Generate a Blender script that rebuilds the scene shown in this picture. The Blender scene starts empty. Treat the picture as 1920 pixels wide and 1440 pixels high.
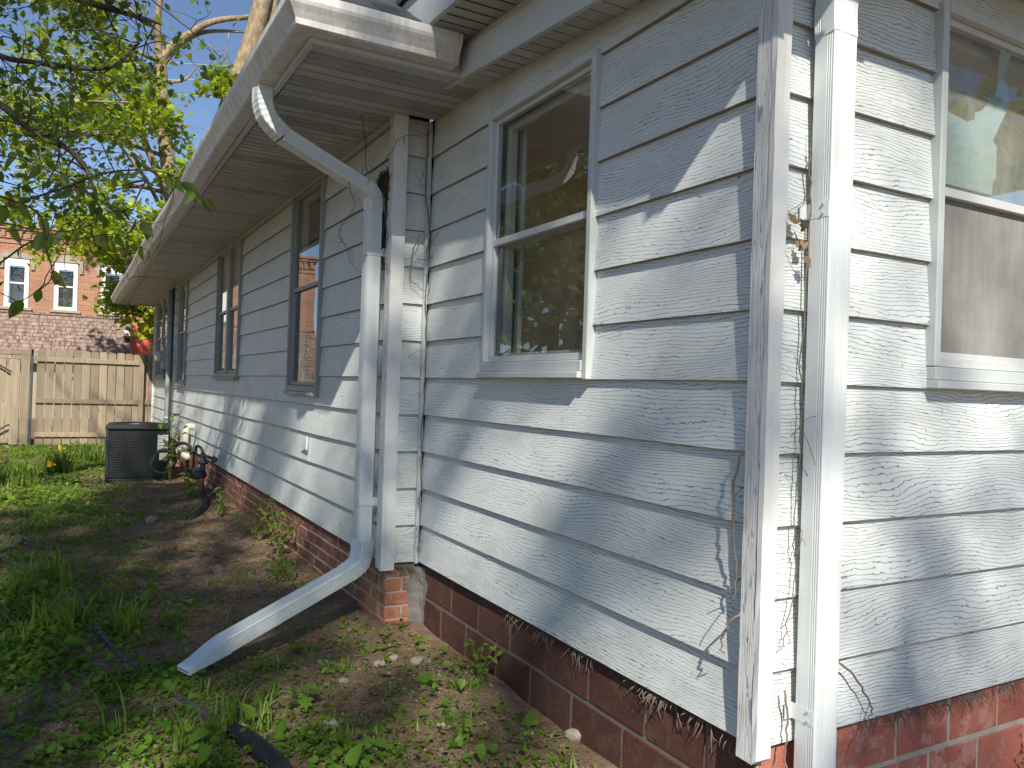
import bpy, bmesh, math, random
import numpy as np
from mathutils import Vector, Matrix
R_ = math.radians
scene = bpy.context.scene
COL = scene.collection
# ------------------------------------------------------------------ camera
cd = bpy.data.cameras.new('camera'); cam = bpy.data.objects.new('camera', cd); COL.objects.link(cam)
right = Vector((0.8757, -0.4818, 0.0326)); up = Vector((-0.0316, 0.0102, 0.9994)); fwd = Vector((0.4819, 0.8762, 0.0063))
cam.matrix_world = Matrix(((right.x, up.x, -fwd.x, -1.6634), (right.y, up.y, -fwd.y, -1.5574), (right.z, up.z, -fwd.z, 0.9718), (0, 0, 0, 1)))
cd.sensor_width = 36; cd.lens = 27.551; cd.clip_start = 0.05; cd.clip_end = 2000
scene.camera = cam
# ------------------------------------------------------------------ light
SUN = Vector((-1.25, -3.2, 2.85)).normalized()          # towards the sun
world = bpy.data.worlds.new('World'); scene.world = world; world.use_nodes = True
wt = world.node_tree; bg = wt.nodes['Background']
sky = wt.nodes.new('ShaderNodeTexSky'); sky.sky_type = 'NISHITA'; sky.sun_disc = False
sky.sun_elevation = math.asin(SUN.z); sky.sun_rotation = math.atan2(SUN.x, SUN.y)
sky.air_density = 1.0; sky.dust_density = 0.0; sky.ozone_density = 1.6; sky.altitude = 3000
wt.links.new(sky.outputs[0], bg.inputs[0]); bg.inputs[1].default_value = 0.100
sd = bpy.data.lights.new('sun', 'SUN'); sd.energy = 4.4; sd.angle = R_(0.7); sd.color = (1.0, 0.94, 0.84)
so = bpy.data.objects.new('sun', sd); COL.objects.link(so); so.rotation_euler = SUN.to_track_quat('Z', 'Y').to_euler(); so.location = (-8, -20, 18)
vs = scene.view_settings; vs.view_transform = 'Standard'; vs.look = 'None'; vs.exposure = 0.60; vs.gamma = 1.0; vs.use_curve_mapping = False
scene.render.engine = 'CYCLES'
try:
    scene.cycles.use_denoising = True; scene.cycles.denoiser = 'OPENIMAGEDENOISE'
    scene.cycles.max_bounces = 5; scene.cycles.transparent_max_bounces = 10; scene.cycles.sample_clamp_indirect = 6
except Exception: pass

# ------------------------------------------------------------------ node helpers
class G:
    def __init__(s, name):
        s.m = bpy.data.materials.new(name); s.m.use_nodes = True; s.t = s.m.node_tree; s.t.nodes.clear()
        s.out = s.n('ShaderNodeOutputMaterial')
    def n(s, ty, **k):
        nd = s.t.nodes.new(ty)
        for a, v in k.items(): setattr(nd, a, v)
        return nd
    def put(s, sock, v):
        if isinstance(v, bpy.types.NodeSocket): s.t.links.new(v, sock)
        elif v is not None:
            if isinstance(v, (int, float)) and hasattr(sock.default_value, '__len__'): v = (v,) * len(sock.default_value)
            if hasattr(sock.default_value, '__len__') and len(v) == 3 and len(sock.default_value) == 4: v = tuple(v) + (1,)
            sock.default_value = v
    def math(s, op, a, b=None, c=None, clamp=False):
        nd = s.n('ShaderNodeMath', operation=op, use_clamp=clamp)
        for i, v in enumerate((a, b, c)):
            if v is not None: s.put(nd.inputs[i], v)
        return nd.outputs[0]
    def vmath(s, op, a, b):
        nd = s.n('ShaderNodeVectorMath', operation=op); s.put(nd.inputs[0], a); s.put(nd.inputs[1], b); return nd.outputs[0]
    def mix(s, f, a, b):
        nd = s.n('ShaderNodeMix', data_type='RGBA'); s.put(nd.inputs[0], f); s.put(nd.inputs[6], a); s.put(nd.inputs[7], b); return nd.outputs[2]
    def noise(s, vec, scale=1., detail=3., rough=.55, dist=0.):
        nd = s.n('ShaderNodeTexNoise'); s.put(nd.inputs['Vector'], vec); s.put(nd.inputs['Scale'], scale); s.put(nd.inputs['Detail'], detail)
        s.put(nd.inputs['Roughness'], rough); s.put(nd.inputs['Distortion'], dist); return nd.outputs[0]
    def ramp(s, v, a, b, lo=0., hi=1.):
        nd = s.n('ShaderNodeMapRange', clamp=True); s.put(nd.inputs[0], v)
        for i, x in enumerate((a, b, lo, hi)): s.put(nd.inputs[i + 1], x)
        return nd.outputs[0]
    def coord(s, which='Object'): return s.n('ShaderNodeTexCoord').outputs[which]
    def rnd(s): return s.n('ShaderNodeObjectInfo').outputs['Random']
    def scalev(s, v, sc): return s.vmath('MULTIPLY', v, sc)
    def bump(s, h, strength=.5, dist=.002):
        nd = s.n('ShaderNodeBump'); s.put(nd.inputs['Height'], h); s.put(nd.inputs['Strength'], strength); s.put(nd.inputs['Distance'], dist); return nd.outputs[0]
    def pbr(s, color, rough=.6, normal=None, metal=0., spec=.5, alpha=None):
        nd = s.n('ShaderNodeBsdfPrincipled'); s.put(nd.inputs['Base Color'], color); s.put(nd.inputs['Roughness'], rough)
        s.put(nd.inputs['Metallic'], metal); s.put(nd.inputs['Specular IOR Level'], spec)
        if normal is not None: s.put(nd.inputs['Normal'], normal)
        if alpha is not None: s.put(nd.inputs['Alpha'], alpha)
        return nd.outputs[0]
    def done(s, sh): s.t.links.new(sh, s.out.inputs[0]); return s.m

def randcoord(g, amt=(31., 7., 17.)):
    r = g.rnd(); c = g.n('ShaderNodeCombineXYZ')
    for i in range(3): g.put(c.inputs[i], g.math('MULTIPLY', r, amt[i]))
    return g.vmath('ADD', g.coord(), c.outputs[0])

def simple(name, col, rough=.6, var=.15, scale=8., metal=0., spec=.5, bump=0., stretch=(1, 1, 1)):
    g = G(name); v = g.scalev(randcoord(g), stretch); n = g.noise(v, scale, 4)
    lo = tuple(c * (1 - var) for c in col); hi = tuple(min(1, c * (1 + var)) for c in col)
    nm = g.bump(g.noise(v, scale * 4, 3), bump, .003) if bump else None
    return g.done(g.pbr(g.mix(n, lo, hi), rough, nm, metal, spec))

def siding_mat():
    g = G('painted_woodgrain_siding'); v = randcoord(g, (41., 0., 23.))
    sp = g.n('ShaderNodeSeparateXYZ'); g.put(sp.inputs[0], v); z = sp.outputs[2]
    n1 = g.noise(g.scalev(v, (1.6, 1, 4.6)), 1., 1.5, .5)
    n2 = g.noise(g.scalev(v, (24., 1, 90.)), 1., 1., .6)
    ph = g.math('ADD', g.math('MULTIPLY', z, 86.), g.math('ADD', g.math('MULTIPLY', n1, 12.), g.math('MULTIPLY', n2, 1.1)))
    fr = g.math('FRACT', ph)
    tri = g.math('MULTIPLY', g.math('ABSOLUTE', g.math('SUBTRACT', fr, .5)), 2.)
    msk = g.ramp(g.noise(g.scalev(v, (6., 1, 46.)), 1., 1.5), .31, .40)
    line = g.math('MULTIPLY', g.ramp(tri, .885, .985), msk)
    fine = g.noise(g.scalev(v, (12., 1, 260.)), 1., 0.)
    h = g.math('ADD', g.math('MULTIPLY', line, -1.), g.math('MULTIPLY', fine, .12))
    dirt = g.ramp(g.noise(g.scalev(v, (3., 1, 5.)), 1., 4., .65), .42, .8)
    base = g.mix(dirt, (.715, .755, .735), (.59, .61, .575))
    spots = g.ramp(g.noise(v, 60., 0.), .80, .84)
    base = g.mix(g.math('MULTIPLY', spots, .45), base, (.30, .29, .26))
    wp = g.n('ShaderNodeSeparateXYZ'); g.put(wp.inputs[0], g.n('ShaderNodeNewGeometry').outputs['Position'])
    spl = g.math('MULTIPLY', g.ramp(wp.outputs[2], .32, -.02), g.ramp(g.noise(g.scalev(v, (7., 1, 16.)), 1., 3., .6), .46, .68))
    base = g.mix(g.math('MULTIPLY', spl, .38), base, (.40, .36, .29))
    mil = g.math('MULTIPLY', g.ramp(wp.outputs[2], 1.75, 2.35), g.ramp(g.noise(g.scalev(v, (4., 1, 9.)), 1., 3., .6), .25, .65))
    base = g.mix(g.math('MULTIPLY', mil, .55), base, (.44, .44, .35))
    col = g.mix(g.math('MULTIPLY', line, .80), base, (.16, .17, .175))
    return g.done(g.pbr(col, .48, g.bump(h, 1., .0026), 0, .35))

def peel_mat():
    g = G('peeling_painted_wood'); v = randcoord(g, (5., 3., 11.))
    st = g.scalev(v, (120., 120., 3.)); n = g.noise(st, 1., 3., .55)
    w = g.noise(g.scalev(v, (55., 55., 1.6)), 1., 2., .5)
    ph = g.math('FRACT', g.math('MULTIPLY', w, 9.)); line = g.ramp(g.math('ABSOLUTE', g.math('SUBTRACT', ph, .5)), .39, .5)
    peel = g.ramp(g.noise(g.scalev(v, (42., 42., 9.)), 1., 4., .6), .615, .635)
    col = g.mix(g.ramp(n, .35, .75), (.72, .73, .71), (.60, .60, .57))
    col = g.mix(peel, col, (.33, .36, .40)); col = g.mix(g.math('MULTIPLY', line, .55), col, (.30, .30, .31))
    h = g.math('SUBTRACT', g.math('MULTIPLY', n, .5), g.math('ADD', g.math('MULTIPLY', peel, .5), line))
    return g.done(g.pbr(col, .6, g.bump(h, .8, .003), 0, .3))

def alu_mat(name, col, stain=.35, rough=.38):
    g = G(name); v = randcoord(g, (9., 5., 7.))
    a = g.ramp(g.noise(g.scalev(v, (40., 40., 1.5)), 1., 3.), .5, .8); b = g.ramp(g.noise(v, 3., 5., .65), .5, .78)
    c = g.mix(g.math('MULTIPLY', a, stain), col, (.40, .38, .31)); c = g.mix(g.math('MULTIPLY', b, stain), c, (.45, .43, .36))
    sp = g.ramp(g.noise(v, 90., 2.), .73, .78); c = g.mix(g.math('MULTIPLY', sp, .5), c, (.2, .18, .14))
    return g.done(g.pbr(c, rough, g.bump(g.noise(v, 14., 2.), .12, .003), 0, .45))

def gutter_mat():
    g = G('stained_white_gutter'); v = g.coord(); sp = g.n('ShaderNodeSeparateXYZ'); g.put(sp.inputs[0], v)
    a = g.ramp(g.noise(g.scalev(v, (16., 16., 1.2)), 1., 4., .7), .40, .66); b = g.noise(v, 2.2, 4.)
    c = g.mix(g.math('MULTIPLY', a, .55), (.72, .72, .69), (.36, .30, .21)); c = g.mix(g.math('MULTIPLY', b, .3), c, (.50, .47, .40))
    return g.done(g.pbr(c, .38, g.bump(g.noise(v, 8., 2.), .15, .004), 0, .45))

def soffit_mat(vent):
    g = G('vented_soffit_aluminium' if vent else 'plain_soffit_aluminium'); v = g.coord()
    n = g.noise(randcoord(g), 5., 5., .65); c = g.mix(g.ramp(n, .35, .8), (.50, .505, .475), (.32, .325, .30))
    if vent:
        sp = g.n('ShaderNodeSeparateXYZ'); g.put(sp.inputs[0], v); y = sp.outputs[1]; x = sp.outputs[0]
        def band(a, b): return g.math('MULTIPLY', g.math('GREATER_THAN', y, a), g.math('LESS_THAN', y, b))
        bands = g.math('ADD', band(.105, .150), band(.172, .217))
        a = g.math('FRACT', g.math('ADD', g.math('MULTIPLY', x, 62.), g.math('MULTIPLY', y, 62.)))
        b = g.math('FRACT', g.math('SUBTRACT', g.math('MULTIPLY', x, 62.), g.math('MULTIPLY', y, 62.)))
        hole = g.math('MULTIPLY', g.math('GREATER_THAN', a, .42), g.math('GREATER_THAN', b, .42))
        c = g.mix(g.math('MULTIPLY', g.math('MULTIPLY', hole, bands), .9), c, (.03, .03, .028))
    return g.done(g.pbr(c, .45, None, 0, .35))

def glass_mat(name, tint=(.9, .93, .92), dust=.06, dustcol=(.55, .54, .48)):
    g = G(name); v = g.coord()
    tr = g.n('ShaderNodeBsdfTransparent'); g.put(tr.inputs[0], tint)
    gl = g.n('ShaderNodeBsdfGlossy'); g.put(gl.inputs['Roughness'], .004); g.put(gl.inputs[0], (.95, .97, 1.))
    g.put(gl.inputs['Normal'], g.bump(g.noise(v, 2.3, 1.), .05, .01))
    fr = g.n('ShaderNodeFresnel'); g.put(fr.inputs[0], 1.5)
    f = g.math('MULTIPLY', g.math('MULTIPLY', g.math('ADD', fr.outputs[0], .02), 1.4, clamp=True), g.math('SUBTRACT', 1., g.n('ShaderNodeNewGeometry').outputs['Backfacing']))
    m = g.n('ShaderNodeMixShader'); g.put(m.inputs[0], f); g.t.links.new(tr.outputs[0], m.inputs[1]); g.t.links.new(gl.outputs[0], m.inputs[2])
    d = g.n('ShaderNodeBsdfDiffuse'); g.put(d.inputs[0], dustcol)
    sm = g.ramp(g.noise(g.scalev(v, (5., 1, 2.)), 1., 6., .7), .35, .85, dust * .35, dust * 2.)
    sp = g.math('MULTIPLY', g.ramp(g.noise(v, 110., 2.), .70, .76), dust * 4.)
    m2 = g.n('ShaderNodeMixShader'); g.put(m2.inputs[0], g.math('ADD', sm, sp, clamp=True)); g.t.links.new(m.outputs[0], m2.inputs[1]); g.t.links.new(d.outputs[0], m2.inputs[2])
    return g.done(m2.outputs[0])

def screen_mat():
    g = G('dusty_window_screen'); v = g.coord()
    st = g.noise(g.scalev(v, (40., 1, 3.)), 1., 3.); b = g.noise(v, 4., 5.)
    c = g.mix(st, (.16, .155, .14), (.27, .26, .235)); c = g.mix(g.ramp(b, .45, .8), c, (.34, .33, .30))
    c = g.mix(g.math('MULTIPLY', g.ramp(g.noise(v, 130., 2.), .69, .76), .6), c, (.6, .57, .5))
    return g.done(g.pbr(c, .85, g.bump(g.noise(v, 900., 1.), .3, .001), 0, .2))

def masonry(name, c1, c2, worn, amount=.5, sc=9.):
    g = G(name); v = randcoord(g, (13., 17., 19.)); r = g.rnd()
    c = g.mix(r, c1, c2); n = g.noise(v, sc, 6., .7); c = g.mix(g.math('MULTIPLY', g.ramp(n, .50, .60), amount), c, worn)
    c = g.mix(g.math('MULTIPLY', g.ramp(g.noise(v, 40., 3.), .62, .7), .5), c, tuple(x * .35 for x in c1))
    c = g.mix(g.math('MULTIPLY', g.ramp(g.noise(v, 150., 3., .7), .35, .7), .35), c, worn)
    return g.done(g.pbr(c, .95, g.bump(g.noise(v, 70., 6., .75), .9, .005), 0, .08))

def soil_mat():
    g = G('bare_soil'); v = g.coord()
    a = g.noise(v, 1.3, 6., .65); b = g.noise(v, 14., 6., .7); f = g.noise(v, 90., 4., .7)
    c = g.mix(g.ramp(a, .35, .7), (.135, .085, .050), (.27, .185, .118)); c = g.mix(g.ramp(b, .40, .72), c, (.30, .22, .15))
    c = g.mix(g.math('MULTIPLY', g.ramp(f, .60, .70), .7), c, (.34, .29, .23)); c = g.mix(g.math('MULTIPLY', g.ramp(f, .44, .34), .7), c, (.045, .032, .022))
    h = g.math('ADD', g.math('MULTIPLY', b, 1.), g.math('MULTIPLY', f, .5))
    return g.done(g.pbr(c, .95, g.bump(h, .9, .018), 0, .15))

def leaf_mat(name, c1, c2, c3=None, trans=.45, rough=.45, spec=.35):
    g = G(name); at = g.n('ShaderNodeAttribute', attribute_name='tint'); f = at.outputs['Fac']
    c = g.mix(g.ramp(f, 0., .8), c1, c2)
    if c3: c = g.mix(g.ramp(f, .93, .95), c, c3)
    p = g.pbr(c, rough, None, 0, spec)
    t = g.n('ShaderNodeBsdfTranslucent'); g.put(t.inputs[0], g.mix(.5, c, (.55, .62, .04)) if trans > .2 else c)
    m = g.n('ShaderNodeMixShader'); g.put(m.inputs[0], trans); g.t.links.new(p, m.inputs[1]); g.t.links.new(t.outputs[0], m.inputs[2])
    return g.done(m.outputs[0])

def bark_mat(name, c1, c2, sc=14.):
    g = G(name); v = g.coord(); n = g.noise(g.scalev(v, (1., 1., .35)), sc, 5., .65); b = g.noise(v, 2., 3.)
    c = g.mix(g.ramp(n, .35, .65), c1, c2); c = g.mix(g.math('MULTIPLY', g.ramp(b, .5, .7), .5), c, tuple(x * .5 for x in c1))
    return g.done(g.pbr(c, .9, g.bump(n, .9, .02), 0, .2))

def wood_mat(name, c1, c2, c3):
    g = G(name); v = randcoord(g, (7., 3., 29.)); n = g.noise(g.scalev(v, (30., 30., 1.4)), 1., 4., .6)
    k = g.noise(g.scalev(v, (3., 3., 1.1)), 1., 3.); c = g.mix(g.ramp(n, .3, .7), c1, c2); c = g.mix(g.math('MULTIPLY', g.ramp(k, .45, .7), .7), c, c3)
    c = g.mix(g.math('MULTIPLY', g.rnd(), .62), c, (.17, .13, .095)); c = g.mix(g.math('MULTIPLY', g.ramp(g.noise(g.scalev(v, (14., 14., 5.)), 1., 2.), .66, .74), .6), c, (.10, .06, .035))
    return g.done(g.pbr(c, .85, g.bump(n, .6, .004), 0, .2))

def brickwall_mat():
    g = G('far_orange_brick'); v = g.coord(); sp = g.n('ShaderNodeSeparateXYZ'); g.put(sp.inputs[0], v)
    cx = g.n('ShaderNodeCombineXYZ'); g.put(cx.inputs[0], sp.outputs[0]); g.put(cx.inputs[1], sp.outputs[2])
    b = g.n('ShaderNodeTexBrick'); g.put(b.inputs['Vector'], cx.outputs[0]); g.put(b.inputs['Scale'], 1.)
    g.put(b.inputs['Brick Width'], .215); g.put(b.inputs['Row Height'], .075); g.put(b.inputs['Mortar Size'], .007)
    g.put(b.inputs['Color1'], (.36, .155, .085)); g.put(b.inputs['Color2'], (.46, .235, .135)); g.put(b.inputs['Mortar'], (.42, .33, .26))
    c = g.mix(g.math('MULTIPLY', g.ramp(g.noise(v, .9, 5.), .4, .75), .5), b.outputs[0], (.30, .17, .12))
    return g.done(g.pbr(c, .9, None, 0, .2))

def shake_mat():
    g = G('weathered_mansard_shakes'); v = randcoord(g, (11., 0., 3.)); sp = g.n('ShaderNodeSeparateXYZ'); g.put(sp.inputs[0], v)
    n = g.noise(g.scalev(v, (22., 1, 3.)), 1., 3., .6); f = g.noise(g.scalev(v, (7., 1, 9.)), 1., 4.)
    c = g.mix(g.ramp(n, .38, .62), (.15, .092, .072), (.32, .24, .20)); c = g.mix(g.ramp(f, .5, .7), c, (.38, .295, .25))
    return g.done(g.pbr(c, .9, None, 0, .2))

M = {}
M['siding'] = siding_mat(); M['peel'] = peel_mat(); M['grimeshade'] = simple('grimy_shaded_board_edge', (.24, .22, .18), .8, .4, 12.)
M['alu'] = alu_mat('white_downspout_aluminium', (.68, .715, .70), .22); M['gutter'] = gutter_mat(); M['oldpaint'] = alu_mat('old_white_paint', (.70, .70, .67), .30, .6)
M['sof'] = soffit_mat(False); M['sofv'] = soffit_mat(True)
M['trim'] = alu_mat('painted_trim', (.53, .565, .55), .4, .5); M['trimdark'] = alu_mat('aged_window_trim', (.30, .31, .29), .5, .5)
M['storm'] = alu_mat('storm_window_aluminium', (.55, .56, .55), .35, .35)
M['glass'] = glass_mat('window_glass', dust=.035); M['glassd'] = glass_mat('dusty_window_glass', dust=.20, dustcol=(.50, .52, .46))
M['screen'] = screen_mat()
M['tanwall'] = simple('tan_interior_wall', (.74, .57, .35), .8, .1, 2.); M['ceil'] = simple('interior_ceiling', (.78, .70, .54), .8, .05, 2.)
M['inwood'] = simple('interior_trim', (.62, .59, .50), .5, .1, 6.); M['floorin'] = simple('interior_floor', (.50, .38, .25), .5, .2, 4.)
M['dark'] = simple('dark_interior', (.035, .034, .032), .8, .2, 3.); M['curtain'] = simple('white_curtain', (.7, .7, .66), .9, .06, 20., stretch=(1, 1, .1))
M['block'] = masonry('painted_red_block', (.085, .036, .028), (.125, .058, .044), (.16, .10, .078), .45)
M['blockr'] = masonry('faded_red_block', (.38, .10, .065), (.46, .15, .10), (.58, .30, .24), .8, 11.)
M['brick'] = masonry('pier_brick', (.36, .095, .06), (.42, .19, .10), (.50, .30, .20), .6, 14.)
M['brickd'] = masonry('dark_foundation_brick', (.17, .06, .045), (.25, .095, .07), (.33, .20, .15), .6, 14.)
M['mortar'] = simple('mortar', (.42, .37, .30), .95, .3, 25., bump=.5); M['mortard'] = simple('dark_mortar', (.17, .14, .115), .95, .3, 25., bump=.5); M['cement'] = simple('cement_patch', (.19, .175, .155), .95, .45, 16., bump=1.)
M['roof'] = simple('dark_shingle', (.045, .048, .055), .9, .35, 60., bump=.5)
M['soil'] = soil_mat()
M['maple'] = leaf_mat('maple_leaf', (.19, .29, .016), (.38, .48, .03), None, .42)
M['over'] = leaf_mat('overhang_leaf', (.055, .115, .014), (.12, .20, .022), (.30, .24, .05), .42)
M['weed'] = leaf_mat('weed_leaf', (.055, .135, .014), (.155, .285, .03), (.30, .32, .05), .36)
M['grass'] = leaf_mat('grass_blade', (.085, .175, .02), (.20, .30, .045), (.42, .38, .18), .35)
M['litter'] = leaf_mat('dry_leaf', (.13, .085, .05), (.30, .21, .13), (.45, .37, .26), .1, .8, .1)
M['bark'] = bark_mat('maple_bark', (.20, .145, .085), (.40, .31, .20)); M['barkd'] = bark_mat('overhang_bark', (.055, .042, .03), (.12, .095, .07), 30.)
M['vine'] = simple('dry_vine', (.185, .15, .115), .85, .4, 30.); M['nest'] = simple('nest_twigs', (.075, .055, .035), .9, .5, 30.)
M['fence'] = wood_mat('weathered_fence_wood', (.29, .232, .165), (.43, .35, .25), (.26, .24, .14))
M['farbrick'] = brickwall_mat(); M['stone'] = simple('carved_stone_trim', (.36, .32, .25), .9, .2, 5.); M['shake'] = shake_mat()
M['white'] = simple('white_window_frame', (.80, .80, .78), .5, .04, 4.); M['redpaint'] = simple('bright_red_wall', (.74, .14, .09), .7, .08, 3.)
M['acdark'] = simple('dark_grey_condenser', (.018, .020, .020), .5, .25, 10.); M['acmid'] = simple('condenser_louver', (.030, .033, .032), .5, .25, 10.)
M['label'] = simple('rating_label', (.68, .66, .60), .6, .08, 12.); M['labeltxt'] = simple('label_print', (.30, .20, .12), .7, .2, 8.)
M['pvc'] = simple('aged_white_pvc', (.58, .53, .41), .45, .15, 9.); M['iron'] = simple('grey_gas_pipe', (.055, .065, .07), .5, .3, 20.); M['rust'] = simple('rusty_pipe', (.14, .055, .03), .85, .4, 20.)
M['greenhose'] = simple('green_hose', (.025, .085, .045), .35, .2, 12.); M['blackpipe'] = simple('black_corrugated_plastic', (.022, .025, .03), .4, .3, 15.)
M['greyhose'] = simple('dusty_grey_pipe', (.075, .08, .088), .5, .35, 15.)
M['rock'] = simple('pale_rock', (.30, .265, .215), .9, .3, 25., bump=.6); M['yellow'] = simple('yellow_plastic', (.75, .56, .03), .6, .1, 6.)
M['wire'] = simple('overhead_wire', (.5, .55, .6), .5, .1, 1.); M['paper'] = simple('pale_blue_paper', (.50, .60, .59), .8, .06, 9.); M['screw'] = simple('screw', (.6, .6, .58), .3, .1, 9., metal=.6)
M['steelgrey'] = simple('grey_meter_enclosure', (.30, .33, .34), .5, .15, 8.)

# ------------------------------------------------------------------ mesh helpers
def link(name, me, mat=None, parent=None, loc=(0, 0, 0), rot=0., **props):
    o = bpy.data.objects.new(name, me); COL.objects.link(o)
    if mat is not None and me is not None and not me.materials: me.materials.append(M[mat])
    o.location = loc
    o.rotation_euler = (0, 0, rot) if isinstance(rot, (int, float)) else rot
    if parent is not None: o.parent = parent
    for k, v in props.items(): o[k] = v
    return o
def thing(name, label, cat, loc=(0, 0, 0), rot=0., group=None):
    o = link(name, None, None, None, loc, rot, label=label, category=cat)
    o.empty_display_size = .1
    if group: o['group'] = group
    return o
def mesh(name, V, F, smooth=False):
    me = bpy.data.meshes.new(name); me.from_pydata([tuple(map(float, v)) for v in V], [], F); me.validate(); me.update()
    if smooth: me.polygons.foreach_set('use_smooth', [True] * len(me.polygons))
    return me
def tri_mesh(name, V, T, tint=None, smooth=False):
    me = bpy.data.meshes.new(name); V = np.asarray(V, np.float32); T = np.asarray(T, np.int32)
    me.vertices.add(len(V)); me.vertices.foreach_set('co', V.ravel()); n = len(T)
    me.loops.add(n * 3); me.loops.foreach_set('vertex_index', T.ravel()); me.polygons.add(n)
    me.polygons.foreach_set('loop_start', np.arange(0, n * 3, 3, dtype=np.int32)); me.polygons.foreach_set('loop_total', np.full(n, 3, np.int32))
    if smooth: me.polygons.foreach_set('use_smooth', np.ones(n, bool))
    me.update(calc_edges=True)
    if tint is not None:
        a = me.attributes.new('tint', 'FLOAT', 'POINT'); a.data.foreach_set('value', np.asarray(tint, np.float32))
    return me
_bc = {}
def boxmesh(sx, sy, sz, bev=.003):
    k = (round(sx, 4), round(sy, 4), round(sz, 4), round(bev, 4))
    if k in _bc: return _bc[k]
    bm = bmesh.new(); bmesh.ops.create_cube(bm, size=1); bmesh.ops.scale(bm, vec=(sx, sy, sz), verts=bm.verts)
    if bev > 0: bmesh.ops.bevel(bm, geom=list(bm.edges), offset=min(bev, sx * .3, sy * .3, sz * .3), segments=1, affect='EDGES')
    me = bpy.data.meshes.new('piece'); bm.to_mesh(me); bm.free(); _bc[k] = me; return me
def box(name, lo, hi, mat, parent=None, bev=.003, rot=0., **p):
    s = [hi[i] - lo[i] for i in range(3)]; c = [(hi[i] + lo[i]) / 2 for i in range(3)]
    me = boxmesh(*s, bev)
    if me.materials and me.materials[0] != M[mat]:
        me = me.copy(); me.materials.clear()
    o = link(name, me, mat, parent, c, rot, **p); return o
class MB:
    """collects solids into one mesh"""
    def __init__(s): s.V = []; s.F = []
    def add(s, V, F):
        n = len(s.V); s.V += [tuple(v) for v in V]; s.F += [tuple(i + n for i in f) for f in F]; return s
    def hexa(s, b, t):  # four bottom, four top corners (counter-clockwise from above)
        return s.add(list(b) + list(t), [(3, 2, 1, 0), (4, 5, 6, 7), (0, 1, 5, 4), (1, 2, 6, 5), (2, 3, 7, 6), (3, 0, 4, 7)])
    def box(s, lo, hi):
        x0, y0, z0 = lo; x1, y1, z1 = hi
        return s.hexa([(x0, y0, z0), (x1, y0, z0), (x1, y1, z0), (x0, y1, z0)], [(x0, y0, z1), (x1, y0, z1), (x1, y1, z1), (x0, y1, z1)])
    def prism(s, poly, a, b, axis=1):  # polygon of (u,v) extruded along axis from a to b
        def p3(u, v, w): return (w, u, v) if axis == 0 else ((u, w, v) if axis == 1 else (u, v, w))
        n = len(poly); V = [p3(u, v, a) for u, v in poly] + [p3(u, v, b) for u, v in poly]
        F = [tuple(range(n - 1, -1, -1)), tuple(range(n, 2 * n))] + [(i, (i + 1) % n, n + (i + 1) % n, n + i) for i in range(n)]
        return s.add(V, F)
    def tube(s, pts, rad, sides=8, cap=True):
        V, F = tube_arrays(pts, rad, sides, cap); return s.add(V, F)
    def mesh(s, name='piece', smooth=False):
        me = mesh(name, s.V, s.F, smooth); bm = bmesh.new(); bm.from_mesh(me); bmesh.ops.recalc_face_normals(bm, faces=bm.faces); bm.to_mesh(me); bm.free()
        if smooth: me.polygons.foreach_set('use_smooth', [True] * len(me.polygons))
        return me
    def build(s, name, mat, parent=None, smooth=False, **k): return link(name, s.mesh(name, smooth), mat, parent, **k)
def tube_arrays(pts, rad, sides=8, cap=True, ref=None):
    pts = [Vector(p) for p in pts]; n = len(pts)
    if isinstance(rad, (int, float)): rad = [rad] * n
    V = []; F = []; prev = None
    for i, p in enumerate(pts):
        t = (pts[min(i + 1, n - 1)] - pts[max(i - 1, 0)]).normalized()
        if prev is None: a = t.orthogonal().normalized()
        else:
            a = prev - t * prev.dot(t)
            a = a.normalized() if a.length > 1e-5 else t.orthogonal().normalized()
        prev = a; b = t.cross(a)
        for k in range(sides):
            w = 2 * math.pi * k / sides; V.append(p + (a * math.cos(w) + b * math.sin(w)) * rad[i])
    for i in range(n - 1):
        for k in range(sides):
            k2 = (k + 1) % sides; F.append((i * sides + k, i * sides + k2, (i + 1) * sides + k2, (i + 1) * sides + k))
    if cap: F += [tuple(range(sides - 1, -1, -1)), tuple(range((n - 1) * sides, n * sides))]
    return V, F
def smooth_path(pts, n=6):
    P = [Vector(p) for p in pts]; out = []
    for i in range(len(P) - 1):
        a = P[max(i - 1, 0)]; b = P[i]; c = P[i + 1]; d = P[min(i + 2, len(P) - 1)]
        for k in range(n):
            t = k / n
            out.append(.5 * ((2 * b) + (c - a) * t + (2 * a - 5 * b + 4 * c - d) * t * t + (3 * b - a - 3 * c + d) * t ** 3))
    out.append(P[-1]); return out
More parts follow.
